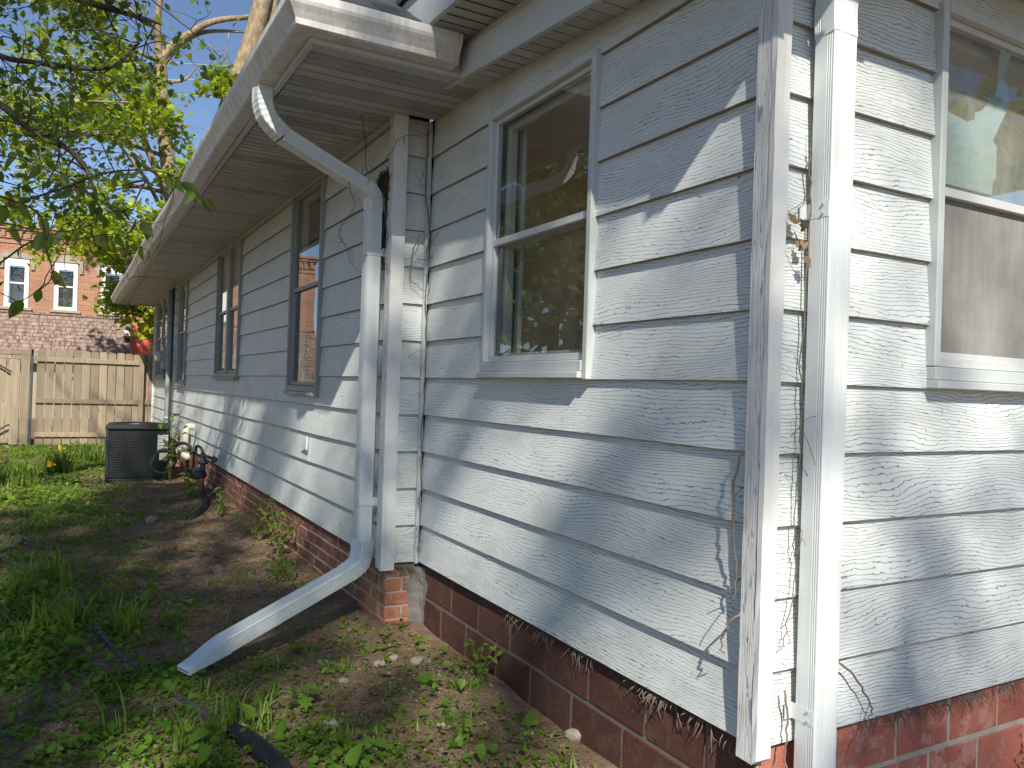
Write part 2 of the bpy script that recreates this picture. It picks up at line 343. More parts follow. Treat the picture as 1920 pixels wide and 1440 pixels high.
def sweep_rect(path, frames, w, d, ribs=True):
    """rectangular downspout: path points, per-point (side, out) axes; fluted faces"""
    prof = []; hw, hd = w / 2, d / 2; C = [(-hw, -hd), (hw, -hd), (hw, hd), (-hw, hd)]
    for i in range(4):
        a, b = C[i], C[(i + 1) % 4]; nx, ny = (b[1] - a[1]), -(b[0] - a[0]); L = math.hypot(nx, ny); nx /= L; ny /= L
        ts = [(.06, 0.)]
        for f in ((.40, .50, .60, .70, .80) if i in (0, 2) else (.66, .76, .86)): ts += [(f - .026, 0.), (f, -.0026), (f + .026, 0.)]
        ts.append((.94, 0.))
        for t, off in ts: prof.append((a[0] + (b[0] - a[0]) * t + nx * off, a[1] + (b[1] - a[1]) * t + ny * off))
    V = []; F = []; n = len(prof)
    for p, (s_, o_) in zip(path, frames):
        for (x, y) in prof: V.append(Vector(p) + s_ * x + o_ * y)
    for i in range(len(path) - 1):
        for k in range(n): F.append((i * n + k, i * n + (k + 1) % n, (i + 1) * n + (k + 1) % n, (i + 1) * n + k))
    # open ends get a recessed dark lip: inner wall
    return V, F, n

# ------------------------------------------------------------------ the house
E_ = .203; L1 = 2.487; J = .198; TH = R_(0.9)
house = thing('house', 'white lap-sided single-storey house with eave, downspouts and brick foundation', 'house')
class Frame:
    def __init__(s, ox, oy, phi): s.o = (ox, oy); s.phi = phi; s.c = math.cos(phi); s.s = math.sin(phi)
    def w(s, u, d, z): return (s.o[0] + s.c * u - s.s * d, s.o[1] + s.s * u + s.c * d, z)
FA = Frame(0, L1, -math.pi / 2)            # near left wall, u from inner corner towards the near corner
FR = Frame(0, 0, 0)                        # right wall
FJ = Frame(-J, L1, 0)                      # short return wall
FW = Frame(-J, L1, -math.pi / 2 + TH)      # long rear wall, u negative going away
rng = random.Random(5)
TB = .0155
def board_mesh(L, h, seed):
    r = random.Random(seed); n = max(2, int(L / .16)); V = []; F = []
    a1, a2, p1, p2 = r.uniform(.0004, .0016), r.uniform(.0003, .001), r.uniform(0, 6), r.uniform(0, 6)
    for i in range(n + 1):
        x = L * i / n; w = a1 * math.sin(x * 2.1 + p1) + a2 * math.sin(x * 5.3 + p2); q = .8 * a1 * math.sin(x * 1.7 + p2)
        V += [(x, .002 + w, q), (x, w, .0025 + q), (x, TB * (h / E_) + w * .4, h), (x, TB * (h / E_) + .014, h), (x, TB + .001, q)]
    for i in range(n):
        for k in range(5):
            k2 = (k + 1) % 5; F.append((i * 5 + k, (i + 1) * 5 + k, (i + 1) * 5 + k2, i * 5 + k2))
    F += [(0, 1, 2, 3, 4), tuple(n * 5 + k for k in (4, 3, 2, 1, 0))]
    me = mesh('siding_board', V, F); bm = bmesh.new(); bm.from_mesh(me); bmesh.ops.recalc_face_normals(bm, faces=bm.faces); bm.to_mesh(me); bm.free()
    me.materials.append(M['siding']); me.materials.append(M['grimeshade'])
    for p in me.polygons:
        if p.normal.z < -.5: p.material_index = 1  # undersides darkened: shadow line under each board painted in, along with some grime
    return me
_bs = [0]
def board(fr, wall, u0, u1, k, h=None):
    if u1 - u0 < .02: return
    _bs[0] += 1; h = h or (E_ + .022)
    link('siding_board', board_mesh(u1 - u0, h, _bs[0]), 'siding', wall, fr.w(u0, 0, k * E_), fr.phi)
def wall_mesh(fr, name, u0, u1, z0, z1, holes, d0=.031, d1=.13):
    b = MB(); cuts = sorted(holes); u = u0
    def seg(a, c, za, zb):
        if c - a < .005 or zb - za < .005: return
        P = [fr.w(a, d0, 0), fr.w(c, d0, 0), fr.w(c, d1, 0), fr.w(a, d1, 0)]
        b.hexa([(p[0], p[1], za) for p in P], [(p[0], p[1], zb) for p in P])
    for (a, c, za, zb) in cuts:
        seg(u, a, z0, z1); seg(a, c, z0, za); seg(a, c, zb, z1); u = c
    seg(u, u1, z0, z1)
    return b.build(name, 'dark', house)
def cut_runs(u0, u1, z0, z1, holes):
    """free runs of a course between openings that cross it"""
    runs = [(u0, u1)]
    for (a, c, za, zb) in holes:
        if zb > z0 + .03 and za < z1 - .05:
            new = []
            for (p, q) in runs:
                if c <= p or a >= q: new.append((p, q))
                else:
                    if a > p: new.append((p, a))
                    if c < q: new.append((c, q))
            runs = new
    return runs
def clad(fr, wall, u0, u1, courses, holes, joints={}, top=2.43, far=False):
    for k in range(courses):
        z0 = k * E_; h = None
        if z0 + E_ + .022 > top: h = top - z0
        if h is not None and h < .03: continue
        for (a, c) in cut_runs(u0, u1, z0, z0 + E_, holes):
            pts = [a] + [j for j in sorted(joints.get(k, [])) if a + .1 < j < c - .1] + [c]
            for i in range(len(pts) - 1): board(fr, wall, pts[i] + (.0032 if i else 0), pts[i + 1], k, h)
        for (a, c, za, zb) in holes:
            if z0 + .012 < za < z0 + E_ - .02: board(fr, wall, a, c, k, za - z0 + .008)

# near left wall (A): u = L1 - y
winA = (L1 - 1.742, L1 - .862, 1.016, 2.253)
wA = wall_mesh(FA, 'wall', -.1, L1 - .036, -.02, 2.47, [(winA[0] + .04, winA[1] - .04, winA[2] + .05, winA[3] - .04)])
clad(FA, wA, .004, L1 - .004, 12, [winA], {11: [L1 - 1.765]}, 2.445)
# right wall
winR = (.712, 1.62, 1.013, 2.258)
winR_added = (1.90, 3.12, .26, 2.258)  # added unseen opening, enlarged to let daylight into the room
wR = wall_mesh(FR, 'wall', .036, 3.3, -.02, 2.45, [(w_[0] + .04, w_[1] - .04, w_[2] + .05, w_[3] - .04) for w_ in (winR, winR_added)])
clad(FR, wR, .004, 3.2, 12, [winR, winR_added], {2: [2.1], 6: [2.4]}, 2.42)
# return wall
wJ = wall_mesh(FJ, 'wall', .036, J, -.02, 2.47, [])
clad(FJ, wJ, .004, J + .012, 12, [], {}, 2.44)
# long rear wall: u = -s
S_END = 13.05
WINS = [(-2.205, -1.36, .872, 2.44), (-5.66, -4.28, .968, 2.44), (-9.2, -8.30, .85, 2.44), (-12.55, -10.66, .92, 2.44)]
wW = wall_mesh(FW, 'wall', -S_END + .02, -.036, -.02, 2.47, [(a + .04, b - .04, c + .05, d - .03) for a, b, c, d in sorted(WINS)])
JT = {0: [-1.39, -5.0, -9.7], 1: [-3.6, -7.4], 2: [-1.55, -5.6, -10.1], 3: [-3.31, -7.9], 4: [-2.69, -6.62, -11.], 6: [-7.1], 8: [-3.2], 10: [-6.6]}
clad(FW, wW, -S_END, -.004, 12, WINS, JT, 2.44)
# inside cove strip between return wall and near wall
b = MB(); b.box((-.024, L1 - .022, -.005), (-.004, L1 - .002, 2.42)); b.build('cove_strip', 'trim', house)
# loose flap of siding on the long wall
b = MB(); b.prism([(0, 0), (.17, -.012), (.165, .085), (.09, .03)], -.004, 0.004, axis=1)
fl = b.build('siding_flap', 'siding', wW, loc=FW.w(-1.72, -.016, .50), rot=FW.phi)

# corner boards
def rough_board(name, lo, hi, seed, mat='peel'):
    """tall plank with uneven long edges and a ragged bottom"""
    r = random.Random(seed); x0, y0, z0 = lo; x1, y1, z1 = hi; n = 34; V = []; F = []
    for i in range(n + 1):
        z = z0 + (z1 - z0) * i / n; j = lambda: r.uniform(-.0016, .0016)
        if i == 0: zs = [z + r.uniform(-.006, .012) for _ in range(4)]
        else: zs = [z] * 4
        V += [(x0 + j(), y0 + j(), zs[0]), (x1 + j(), y0 + j(), zs[1]), (x1 + j(), y1, zs[2]), (x0 + j(), y1, zs[3])]
    for i in range(n):
        for k in range(4): F.append((i * 4 + k, i * 4 + (k + 1) % 4, (i + 1) * 4 + (k + 1) % 4, (i + 1) * 4 + k))
    F += [(3, 2, 1, 0), tuple(n * 4 + k for k in range(4))]
    return link(name, mesh(name, V, F), mat, house)
rough_board('corner_board', (-.0265, -.004, -.030), (.012, .050, 2.44), 1)
rough_board('corner_board', (-.028, -.0235, -.030), (.027, -.006, 2.44), 2, 'oldpaint')
rough_board('corner_board', (-J - .022, L1 - .002, -.028), (-J + .012, L1 + .066, 2.44), 3)
rough_board('corner_board', (-J - .0235, L1 - .0235, -.028), (-J + .052, L1 - .004, 2.44), 4, 'oldpaint')
q = FW.w(-S_END, 0, 0); rough_board('corner_board', (q[0] - .022, q[1] - .06, -.03), (q[0] + .012, q[1] + .03, 2.43), 5)

# ------------------------------------------------------------------ windows
def window(fr, a, c, z0, z1, units=1, rail=.49, trim='trim', glassu='glass', lower='glass', simple_=False, sill=.075, depth=.11):
    """parts in the wall frame; outward is -d"""
    w = link('window', None, None, house, fr.w(a, 0, z0), fr.phi); W = c - a; H = z1 - z0; w.empty_display_size = .1
    cw = .030
    def pc(name, lo, hi, mat=trim, bev=.003): return box(name, lo, hi, mat, w, bev)
    pc('casing', (0, -.022, sill), (cw, .05, H)); pc('casing', (W - cw, -.022, 0.0), (W, .05, H)); pc('casing', (cw + .0005, -.024, H - cw), (W - cw - .0005, .05, H + .004))
    pc('sill', (-.004, -.040, .004), (W - cw - .001, .06, .030)); pc('apron', (0, -.026, .031), (W - cw - .001, .05, sill - .002))
    # storm frame and sashes
    for i in range(units):
        x0 = cw + (W - 2 * cw) * i / units; x1 = cw + (W - 2 * cw) * (i + 1) / units
        if i: pc('mullion', (x0 - .045, -.012, sill), (x0 + .045, .06, H - cw))
        g0 = x0 + (.046 if i else .0006); g1 = x1 - (.046 if i < units - 1 else .0006); zb = sill + .001; zt = H - cw - .001; zr = zb + (zt - zb) * rail
        fw = .021
        sf = 'storm' if trim == 'trim' else trim
        pc('storm_frame', (g0, .004, zb), (g0 + fw, .030, zt), sf, .002); pc('storm_frame', (g1 - fw, .004, zb), (g1, .030, zt), sf, .002)
        pc('storm_frame', (g0 + fw, .004, zt - fw), (g1 - fw, .030, zt), sf, .002); pc('storm_frame', (g0 + fw, .002, zb), (g1 - fw, .032, zb + fw * 1.3), sf, .002)
        pc('meeting_rail', (g0 + fw, .000, zr - .014), (g1 - fw, .031, zr + .016), sf, .002)
        # panes
        pc('pane', (g0 + fw, .012, zr + .016), (g1 - fw, .015, zt - fw), glassu, 0)
        pc('pane' if lower != 'screen' else 'screen', (g0 + fw, .022, zb + fw * 1.3), (g1 - fw, .0245, zr - .014), lower, 0)
        if lower == 'screen':
            pc('screen_frame', (g0 + fw, .016, zb + fw * 1.3), (g1 - fw, .024, zb + fw * 1.3 + .022), 'storm', .002)
        # inner wooden sash
        iw = .045; im = 'inwood'
        pc('sash', (g0, .062, zb), (g0 + iw, .10, zt), im); pc('sash', (g1 - iw, .062, zb), (g1, .10, zt), im)
        pc('sash', (g0 + iw, .064, zt - iw), (g1 - iw, .098, zt), im); pc('sash', (g0 + iw, .064, zb), (g1 - iw, .098, zb + iw), im); pc('sash', (g0 + iw, .060, zr - .02), (g1 - iw, .102, zr + .022), im)
    return w
wa = window(FA, winA[0], winA[1], winA[2], winA[3], rail=.49)
window(FR, *winR_added, rail=.5)  # the added out-of-view window that lights the room
wr = window(FR, winR[0], winR[1], winR[2], winR[3], rail=.50, glassu='glassd', lower='screen', trim='trim')
for i, (a, c, z0, z1) in enumerate(WINS):
    window(FW, a, c, z0, z1, units=2 if i in (1, 3) else 1, rail=.50, trim='trimdark', simple_=False)
# torn pale blue paper taped behind the upper pane of the right window
b = MB(); b.prism([(.03, .0), (.31, .0), (.315, .05), (.33, .055), (.33, .17), (.305, .19), (.34, .24), (.40, .33), (.385, .40), (.33, .43), (.318, .36), (.24, .28), (.20, .265), (.195, .24), (.155, .225), (.03, .24)], 0, .002, axis=1)
b.build('taped_paper', 'paper', wr, loc=(.045, .019, .68))
b = MB(); b.prism([(0, 0), (.05, .02), (.11, .17), (.06, .15), (.03, .16)], 0, .002, axis=1); b.build('taped_paper', 'paper', wr, loc=(.365, .020, 1.09))
# tiny flutter of interior: room behind the near corner
def room(x0, x1, y0, y1, z0, z1, wallm, cap=True):
    t = .02
    for nm, lo, hi, m in (('interior_floor', (x0, y0, z0 - t), (x1, y1, z0), 'floorin'), ('interior_ceiling', (x0, y0, z1), (x1, y1, z1 + t), 'ceil'),
                          ('interior_wall', (x1, y0, z0), (x1 + t, y1, z0 + .25), wallm), ('interior_wall', (x1, y0, z1 - .15), (x1 + t, y1, z1), wallm), ('interior_wall', (x1, y0, z0 + .25), (x1 + t, y0 + .2, z1 - .15), wallm), ('interior_wall', (x1, y1 - .2, z0 + .25), (x1 + t, y1, z1 - .15), wallm), ('interior_wall', (x0, y1, z0), (x1, y1 + t, z1), wallm)):  # unseen end wall given a wide opening to brighten the room
        box(nm, lo, hi, m, house, 0)
room(.135, 3.1, .135, L1 - .08, .18, 2.38, 'tanwall')
box('dark_doorway_panel', (1.15, L1 - .10, .2), (1.95, L1 - .085, 2.15), 'dark', house, 0); box('interior_door_casing', (1.06, L1 - .115, .2), (1.148, L1 - .086, 2.2), 'inwood', house, .004)  # dark-coloured panel stands in for the unlit doorway
for (u0, u1, z0, z1), (n0, n1) in (((winA[0] + .02, winA[1] - .02, winA[2] + .03, winA[3] - .02), ('interior_casing', FA)),):
    for lo, hi in (((u0 - .03, .131, z0 - .03), (u0 + .06, .15, z1 + .06)), ((u1 - .06, .131, z0 - .03), (u1 + .03, .15, z1 + .06))):
        P = [FA.w(lo[0], lo[1], 0), FA.w(hi[0], hi[1], 0)]; box('interior_casing', (min(P[0][0], P[1][0]), min(P[0][1], P[1][1]), lo[2]), (max(P[0][0], P[1][0]), max(P[0][1], P[1][1]), hi[2]), 'inwood', house, .003)
# dark rooms behind the rear windows, each with a pale curtain edge
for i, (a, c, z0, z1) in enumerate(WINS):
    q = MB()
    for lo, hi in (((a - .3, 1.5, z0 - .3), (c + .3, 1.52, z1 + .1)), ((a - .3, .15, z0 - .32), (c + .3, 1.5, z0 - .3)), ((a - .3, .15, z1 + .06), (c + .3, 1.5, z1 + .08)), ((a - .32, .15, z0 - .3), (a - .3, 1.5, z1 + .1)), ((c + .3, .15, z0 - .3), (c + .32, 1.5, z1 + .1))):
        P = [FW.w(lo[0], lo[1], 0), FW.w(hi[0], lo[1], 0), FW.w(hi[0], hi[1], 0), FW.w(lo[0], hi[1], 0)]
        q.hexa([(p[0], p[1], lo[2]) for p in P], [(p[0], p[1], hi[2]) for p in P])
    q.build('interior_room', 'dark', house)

# ------------------------------------------------------------------ eaves, soffit, gutter, roof
FX, FY = -.83, 1.82                       # fascia faces of the rear part
def wx(y, off): return FW.w(-(y - L1) / math.cos(TH), 0, 0)[0] + off     # x of the long wall shifted
ZS = 2.435
YF = L1 + 13.75
soffit = link('soffit', None, None, house)
def soffit_mesh(L, vent):
    """one .305 m wide panel running along x, ribbed across y"""
    prof = [(0, .002), (.003, .018), (.012, .018), (.016, 0), (.086, 0), (.089, .018), (.101, .018), (.104, 0), (.152, 0), (.155, .017), (.167, .017), (.170, 0), (.217, 0), (.220, .018), (.232, .018), (.235, 0), (.303, 0)]
    m = MB(); n = len(prof); V = []; F = []
    for x in (0, L):
        V += [(x, y, z) for y, z in prof] + [(x, y, z + .004) for y, z in reversed(prof)]
    k = 2 * n
    F = [(i, (i + 1) % k, k + (i + 1) % k, k + i) for i in range(k)] + [tuple(range(k - 1, -1, -1)), tuple(range(k, 2 * k))]
    me = m.add(V, F).mesh('soffit_panel'); me.materials.append(M['sofv' if vent else 'sof']); return me
sm_short = [soffit_mesh(.665, False), soffit_mesh(.665, True)]; sm_long = [soffit_mesh(.87, False), soffit_mesh(.87, True)]; sm_mid = [soffit_mesh(.69, False), soffit_mesh(.69, True)]
y = FY + .012; i = 0
while y < YF - .05:
    v = 1 if i in (0, 1, 2) or i % 3 == 0 else 0
    if y < L1 - .2: ms = sm_long
    else: ms = sm_short
    x0 = FX + .006 - max(0, (y - L1)) * math.tan(TH)
    if y < L1 - .2: x0 = FX + .006
    link('soffit_panel', ms[v], None, soffit, (x0, y, ZS + (i % 2) * .0007), TH if y > L1 else 0.)
    y += .3055; i += 1
# wall-side J trim along the long wall and around the return wall
b = MB(); P0 = FW.w(0.0, -.018, 0); P1 = FW.w(-13.7, -.018, 0)
b.hexa([(P0[0], P0[1], ZS - .030), (P0[0] + .016, P0[1], ZS - .030), (P1[0] + .016, P1[1], ZS - .030), (P1[0], P1[1], ZS - .030)], [(P0[0], P0[1], ZS - .001), (P0[0] + .016, P0[1], ZS - .001), (P1[0] + .016, P1[1], ZS - .001), (P1[0], P1[1], ZS - .001)])
b.build('soffit_trim', 'sof', house)
# fascia: front return leg and long leg
FXe = FX - (YF - L1) * math.tan(TH)
b = MB(); b.box((FX - .022, FY - .022, ZS - .012), (-.152, FY, 2.60)); b.build('fascia', 'trim', house)
b = MB(); b.hexa([(FX - .022, FY - .0225, ZS - .013), (FX, FY + .0005, ZS - .013), (FXe, YF, ZS - .013), (FXe - .022, YF, ZS - .013)], [(FX - .022, FY - .0225, 2.60), (FX, FY + .0005, 2.60), (FXe, YF, 2.60), (FXe - .022, YF, 2.60)]); b.build('fascia', 'trim', house)
b = MB(); b.box((FXe + .001, YF - .02, ZS - .011), (FXe + .75, YF, 2.60)); b.build('fascia', 'trim', house)
# K-style gutter, mitred at the corner; slightly sagging along the long side
gp = [(0, .0), (.070, .0), (.080, .006), (.084, .030), (.100, .056), (.116, .078), (.122, .092), (.122, .126), (.108, .128), (.108, .120), (.114, .118), (.114, .094), (.108, .082), (.092, .060), (.076, .032), (.072, .009), (.006, .007), (.006, .122), (0, .122)]
GZ = 2.445
V = []; F = []; n = len(gp)
stations = [((-.205, FY - .024), (0, -1), 0.), ((-.5, FY - .024), (0, -1), 0.), ((FX - .024, FY - .024), (-1, -1), 0.)]
ny = 46
for k in range(1, ny + 1):
    t = k / ny; yy = FY + (YF + .05 - FY) * t; xx = FX - .024 + (FXe - FX) * t
    stations.append(((xx + .006 * math.sin(yy * 1.3) * (t > .1), yy), (-1, 0), -.012 * math.sin(t * 3.1) + .007 * math.sin(yy * .9) - .05 * max(0, t - .86)))
for (px, py), (ox, oy), dz in stations:
    for (o, z) in gp: V.append((px + ox * o, py + oy * o, GZ + z + dz))
for i in range(len(stations) - 1):
    for k in range(n): F.append((i * n + k, i * n + (k + 1) % n, (i + 1) * n + (k + 1) % n, (i + 1) * n + k))
F += [tuple(range(n - 1, -1, -1)), tuple(range((len(stations) - 1) * n, len(stations) * n))]
gut = MB().add(V, F).build('gutter', 'gutter', house)
# end cap, mitre strip and lap joint on the gutter
cap = [(o, z) for o, z in gp[:9]] + [(0, .126)]
b = MB(); b.add([(-.2045, FY - .0245 - o * 1.01, GZ + z - .002) for o, z in cap] + [(-.1985, FY - .0245 - o * 1.01, GZ + z - .002) for o, z in cap], [tuple(range(len(cap))), tuple(range(2 * len(cap) - 1, len(cap) - 1, -1))] + [(i, (i + 1) % len(cap), len(cap) + (i + 1) % len(cap), len(cap) + i) for i in range(len(cap))]); b.build('end_cap', 'gutter', gut)
def gutter_band(x, w, mat='gutter'):
    b = MB(); prof = [(o + .0016, z - .0016 if z < .02 else z) for o, z in gp[1:8]]; m = len(prof)
    b.add([(x, FY - .024 - o, GZ + z) for o, z in prof] + [(x + w, FY - .024 - o, GZ + z) for o, z in prof], [(i, i + 1, m + i + 1, m + i) for i in range(m - 1)]); b.build('lap_joint', mat, gut)
gutter_band(-.72, .27)
# rear hip roof
roof = link('roof', None, None, house)
RX, RY, RZ = FX - .05, FY - .05, 2.592; sl = .66
apex = (3.2, RY + 4.1, RZ + 4.1 * sl); xe = FXe - .05; yb = YF + .03
def slab(V, up=.02):
    b = MB(); n = len(V); b.add(list(V) + [(x, y, z + up) for x, y, z in V], [tuple(range(n - 1, -1, -1)), tuple(range(n, 2 * n))] + [(i, (i + 1) % n, n + (i + 1) % n, n + i) for i in range(n)]); return b
ap2 = (3.0, yb - 4.2, apex[2])
slab([(RX, RY, RZ), (7.2, RY, RZ), apex]).build('roof_deck', 'roof', roof)
slab([(RX, RY, RZ), apex, ap2, (xe, yb, RZ)]).build('roof_deck', 'roof', roof)
slab([(xe, yb, RZ), ap2, (7.2, yb, RZ)]).build('roof_deck', 'roof', roof)
# shingle tabs on the front slope by the corner
rr = random.Random(3)
tabm = []
for k in range(4):
    w = .31 + rr.uniform(-.006, .006); b = MB(); L = .16
    b.hexa([(0, 0, 0), (w, 0, 0), (w, L, L * sl), (0, L, L * sl)], [(.002, .002, .011), (w - .002, .002, .011), (w - .002, L, L * sl + .006), (.002, L, L * sl + .006)]); me = b.mesh('shingle'); me.materials.append(M['roof']); tabm.append(me)
for r in range(7):
    for c in range(6):
        x = RX + .02 + c * .314 + (r % 2) * .157; yy = RY + r * .142
        if x < RX + r * .142 - .05: continue
        if x > .2: continue
        link('shingle', tabm[rr.randrange(4)], None, roof, (x, yy, RZ + r * .142 * sl + .024 + r * .0004))
# low front roof: rake boards over the near left wall
def zl(y): return 2.42 + .085 * (y - 1.85)
def zu(y): return 2.585 + .060 * (y - 1.72)
def rake(name, x0, x1, y0, y1, f0, f1, mat, ycut=None):
    b = MB(); b.hexa([(x0, y0, f0(y0)), (x1, y0, f0(y0)), (x1, y1, f0(y1)), (x0, y1, f0(y1))], [(x0, y0, f1(y0)), (x1, y0, f1(y0)), (x1, (ycut or y1), f1(ycut or y1)), (x0, (ycut or y1), f1(ycut or y1))]); return b.build(name, mat, house)
rake('rake_fascia', -.150, -.128, -.34, FY + .16, zl, lambda y: zl(y) + .14, 'trim')
rake('rake_frieze', -.128, -.10, -.34, FY + .5, lambda y: zl(y) + .03, lambda y: zu(y) + .05, 'trim')
rake('rake_soffit', -.128, .014, -.34, 1.86, lambda y: zl(y) + .018, lambda y: zl(y) + .026, 'sof')
rake('rake_fascia', -.360, -.338, -.50, FY + .0, zu, lambda y: zu(y) + .20, 'trim', FY + .30)
# vented rake soffit panels, short ribbed pieces
def short_panel(x0, x1, yy, w, f, vent):
    b = MB(); z = f(yy) + .0135
    b.hexa([(x0, yy, z), (x1, yy, z), (x1, yy + w - .010, z + .085 * w), (x0, yy + w - .010, z + .085 * w)], [(x0, yy, z + .004), (x1, yy, z + .004), (x1, yy + w - .01, z + .004 + .085 * w), (x0, yy + w - .01, z + .004 + .085 * w)])
    me = b.mesh('soffit_panel'); me.materials.append(M['ventstrip' if vent else 'sof']); return link('soffit_panel', me, None, soffit)
g = G('rake_vent'); v = g.coord(); sp = g.n('ShaderNodeSeparateXYZ'); g.put(sp.inputs[0], v)
a_ = g.math('FRACT', g.math('ADD', g.math('MULTIPLY', sp.outputs[0], 95.), g.math('MULTIPLY', sp.outputs[1], 95.))); b_ = g.math('FRACT', g.math('SUBTRACT', g.math('MULTIPLY', sp.outputs[0], 95.), g.math('MULTIPLY', sp.outputs[1], 95.)))
M['ventstrip'] = g.done(g.pbr(g.mix(g.math('MULTIPLY', g.math('MULTIPLY', g.math('GREATER_THAN', a_, .42), g.math('GREATER_THAN', b_, .42)), .9), (.58, .57, .52), (.03, .03, .028)), .5))
yy = -.30; i = 0
while yy < 1.78:
    short_panel(-.127, .013, yy, .082, lambda y: zl(y), i % 4 in (1, 2)); yy += .084; i += 1
yy = -.46; i = 0
while yy < 1.76:
    short_panel(-.337, -.129, yy, .082, lambda y: zu(y) - .012, i % 4 in (1, 2)); yy += .084; i += 1
# low front roof deck and front eave
b = MB(); b.hexa([(-.38, -.52, zu(-.52) + .205), (3.5, -.52, zu(-.52) + .205), (3.5, 2.6, zu(2.6) + .205), (-.38, 2.15, zu(2.15) + .205)], [(-.38, -.52, zu(-.52) + .23), (3.5, -.52, zu(-.52) + .23), (3.5, 2.6, zu(2.6) + .23), (-.38, 2.15, zu(2.15) + .23)]); b.build('roof_deck', 'roof', roof)
b = MB(); b.box((-.127, -.36, 2.405), (3.4, -.004, 2.412)); b.build('front_soffit', 'sof', house)
b = MB(); b.box((-.359, -.385, 2.40), (3.4, -.362, 2.70)); b.build('front_fascia', 'trim', house)
gf = MB(); V = []; 
for x in (-.362, 3.4):
    for (o, z) in gp: V.append((x, -.387 - o, 2.42 + z))
gf.add(V, [(k, (k + 1) % n, n + (k + 1) % n, n + k) for k in range(n)] + [tuple(range(n - 1, -1, -1)), tuple(range(n, 2 * n))]); gf.build('gutter', 'gutter', house)

# ------------------------------------------------------------------ downspouts
def downspout(segs, w, d, mat='alu'):
    V, F, n = sweep_rect([s[0] for s in segs], [(Vector(s[1]).normalized() * s[3], Vector(s[2]).normalized() * s[4]) for s in segs], w, d); return V, F, n
X, Y, Z = Vector((1, 0, 0)), Vector((0, 1, 0)), Vector((0, 0, 1))
ds = link('downspout', None, None, house)
# straight length on the long wall by the return
cx, cy = -.276, 2.622
def dpart(name, segs, w, d, parent):
    V, F, n = downspout(segs, w, d); F = F + [tuple(range(n - 1, -1, -1))]
    me = mesh(name, V, F); bm = bmesh.new(); bm.from_mesh(me); bmesh.ops.recalc_face_normals(bm, faces=bm.faces); bm.to_mesh(me); bm.free()
    return link(name, me, 'alu', parent)
dpart('pipe', [(Vector((cx, cy, .105)), X, Y, 1, 1), (Vector((cx, cy, 1.98)), X, Y, 1, 1)], .078, .100, ds)
# upper offset: outlet, elbow, diagonal, elbow
def bend(c0, dirs, rad, side, w, k0=1.):
    pass
def path_frames(pts, side):
    out = []
    for i, p in enumerate(pts):
        t = (Vector(pts[min(i + 1, len(pts) - 1)]) - Vector(pts[max(i - 1, 0)])).normalized()
        o = side.cross(t).normalized(); s_ = t.cross(o).normalized(); out.append((Vector(p), o, s_, 1, 1))
    return out
top = Vector((-.905, 2.53, 2.45)); a = Vector((-.905, 2.53, 2.385)); e1 = Vector((-.80, 2.545, 2.235)); e2 = Vector((-.345, 2.608, 2.055)); e3 = Vector((-.276, 2.622, 1.965))
p1 = smooth_path([top, a, Vector((-.880, 2.533, 2.305)), e1], 7); p2 = [e1 + (e2 - e1) * (i / 3) for i in range(4)]; p3 = smooth_path([e2, Vector((-.292, 2.618, 2.018)), e3, Vector((-.276, 2.622, 1.93))], 7)
sd_ = (e2 - e1).cross(Z).normalized()
def ribbed(path, side, w, d, name, amp=.0):
    segs = path_frames(path, side)
    return dpart(name, [(s[0], s[1], s[2], 1 + (amp if i % 2 else 0), 1 + (amp if i % 2 else 0)) for i, s in enumerate(segs)], w, d, ds)
ribbed(p1, sd_, .076, .098, 'elbow', .045); ribbed(p2, sd_, .074, .096, 'offset_pipe'); ribbed(p3, sd_, .077, .099, 'elbow', .045)
# foot: elbow turning outwards and the long splash extension
f0 = Vector((-.276, 2.622, .12)); f1 = Vector((-.278, 2.621, .045)); f2 = Vector((-.300, 2.612, -.015)); f3 = Vector((-.375, 2.585, -.058)); tip = Vector((-1.222, 2.25, -.335))
ribbed(smooth_path([f0, f1, f2, f3], 8), (tip - f3).cross(Z).normalized(), .080, .102, 'elbow', .045)
ext = [f3 + (tip - f3) * t for t in (0, .2, .4, .6, .78)]
segs = path_frames(ext, (tip - f3).cross(Z).normalized()); dpart('extension_pipe', [(s[0], s[1], s[2], 1, 1) for s in segs], .076, .100, ds)
# flattened open end
e0 = f3 + (tip - f3) * .775; dv = (tip - f3).normalized(); sv = dv.cross(Z).normalized(); uv = sv.cross(dv).normalized(); b = MB()
V = []; st_ = [(0, .0495, .0375), (.33, .050, .030), (.7, .051, .017), (1., .053, .011)]
for t, hw, hh in st_:
    p = e0 + (tip - e0) * t - uv * (.039 - hh) * .6
    V += [p - sv * hw - uv * hh, p + sv * hw - uv * hh, p + sv * hw + uv * hh, p - sv * hw + uv * hh]
    ins = .0025
    V += [p - sv * (hw - ins) - uv * (hh - ins), p + sv * (hw - ins) - uv * (hh - ins), p + sv * (hw - ins) + uv * (hh - ins), p - sv * (hw - ins) + uv * (hh - ins)]
F = []
for i in range(3):
    for k in range(4):
        F.append((i * 8 + k, i * 8 + (k + 1) % 4, i * 8 + 8 + (k + 1) % 4, i * 8 + 8 + k)); F.append((i * 8 + 4 + k, i * 8 + 12 + k, i * 8 + 12 + (k + 1) % 4, i * 8 + 4 + (k + 1) % 4))
for k in range(4): F.append((24 + k, 24 + (k + 1) % 4, 28 + (k + 1) % 4, 28 + k))
MB().add(V, F).build('flattened_end', 'alu', ds)
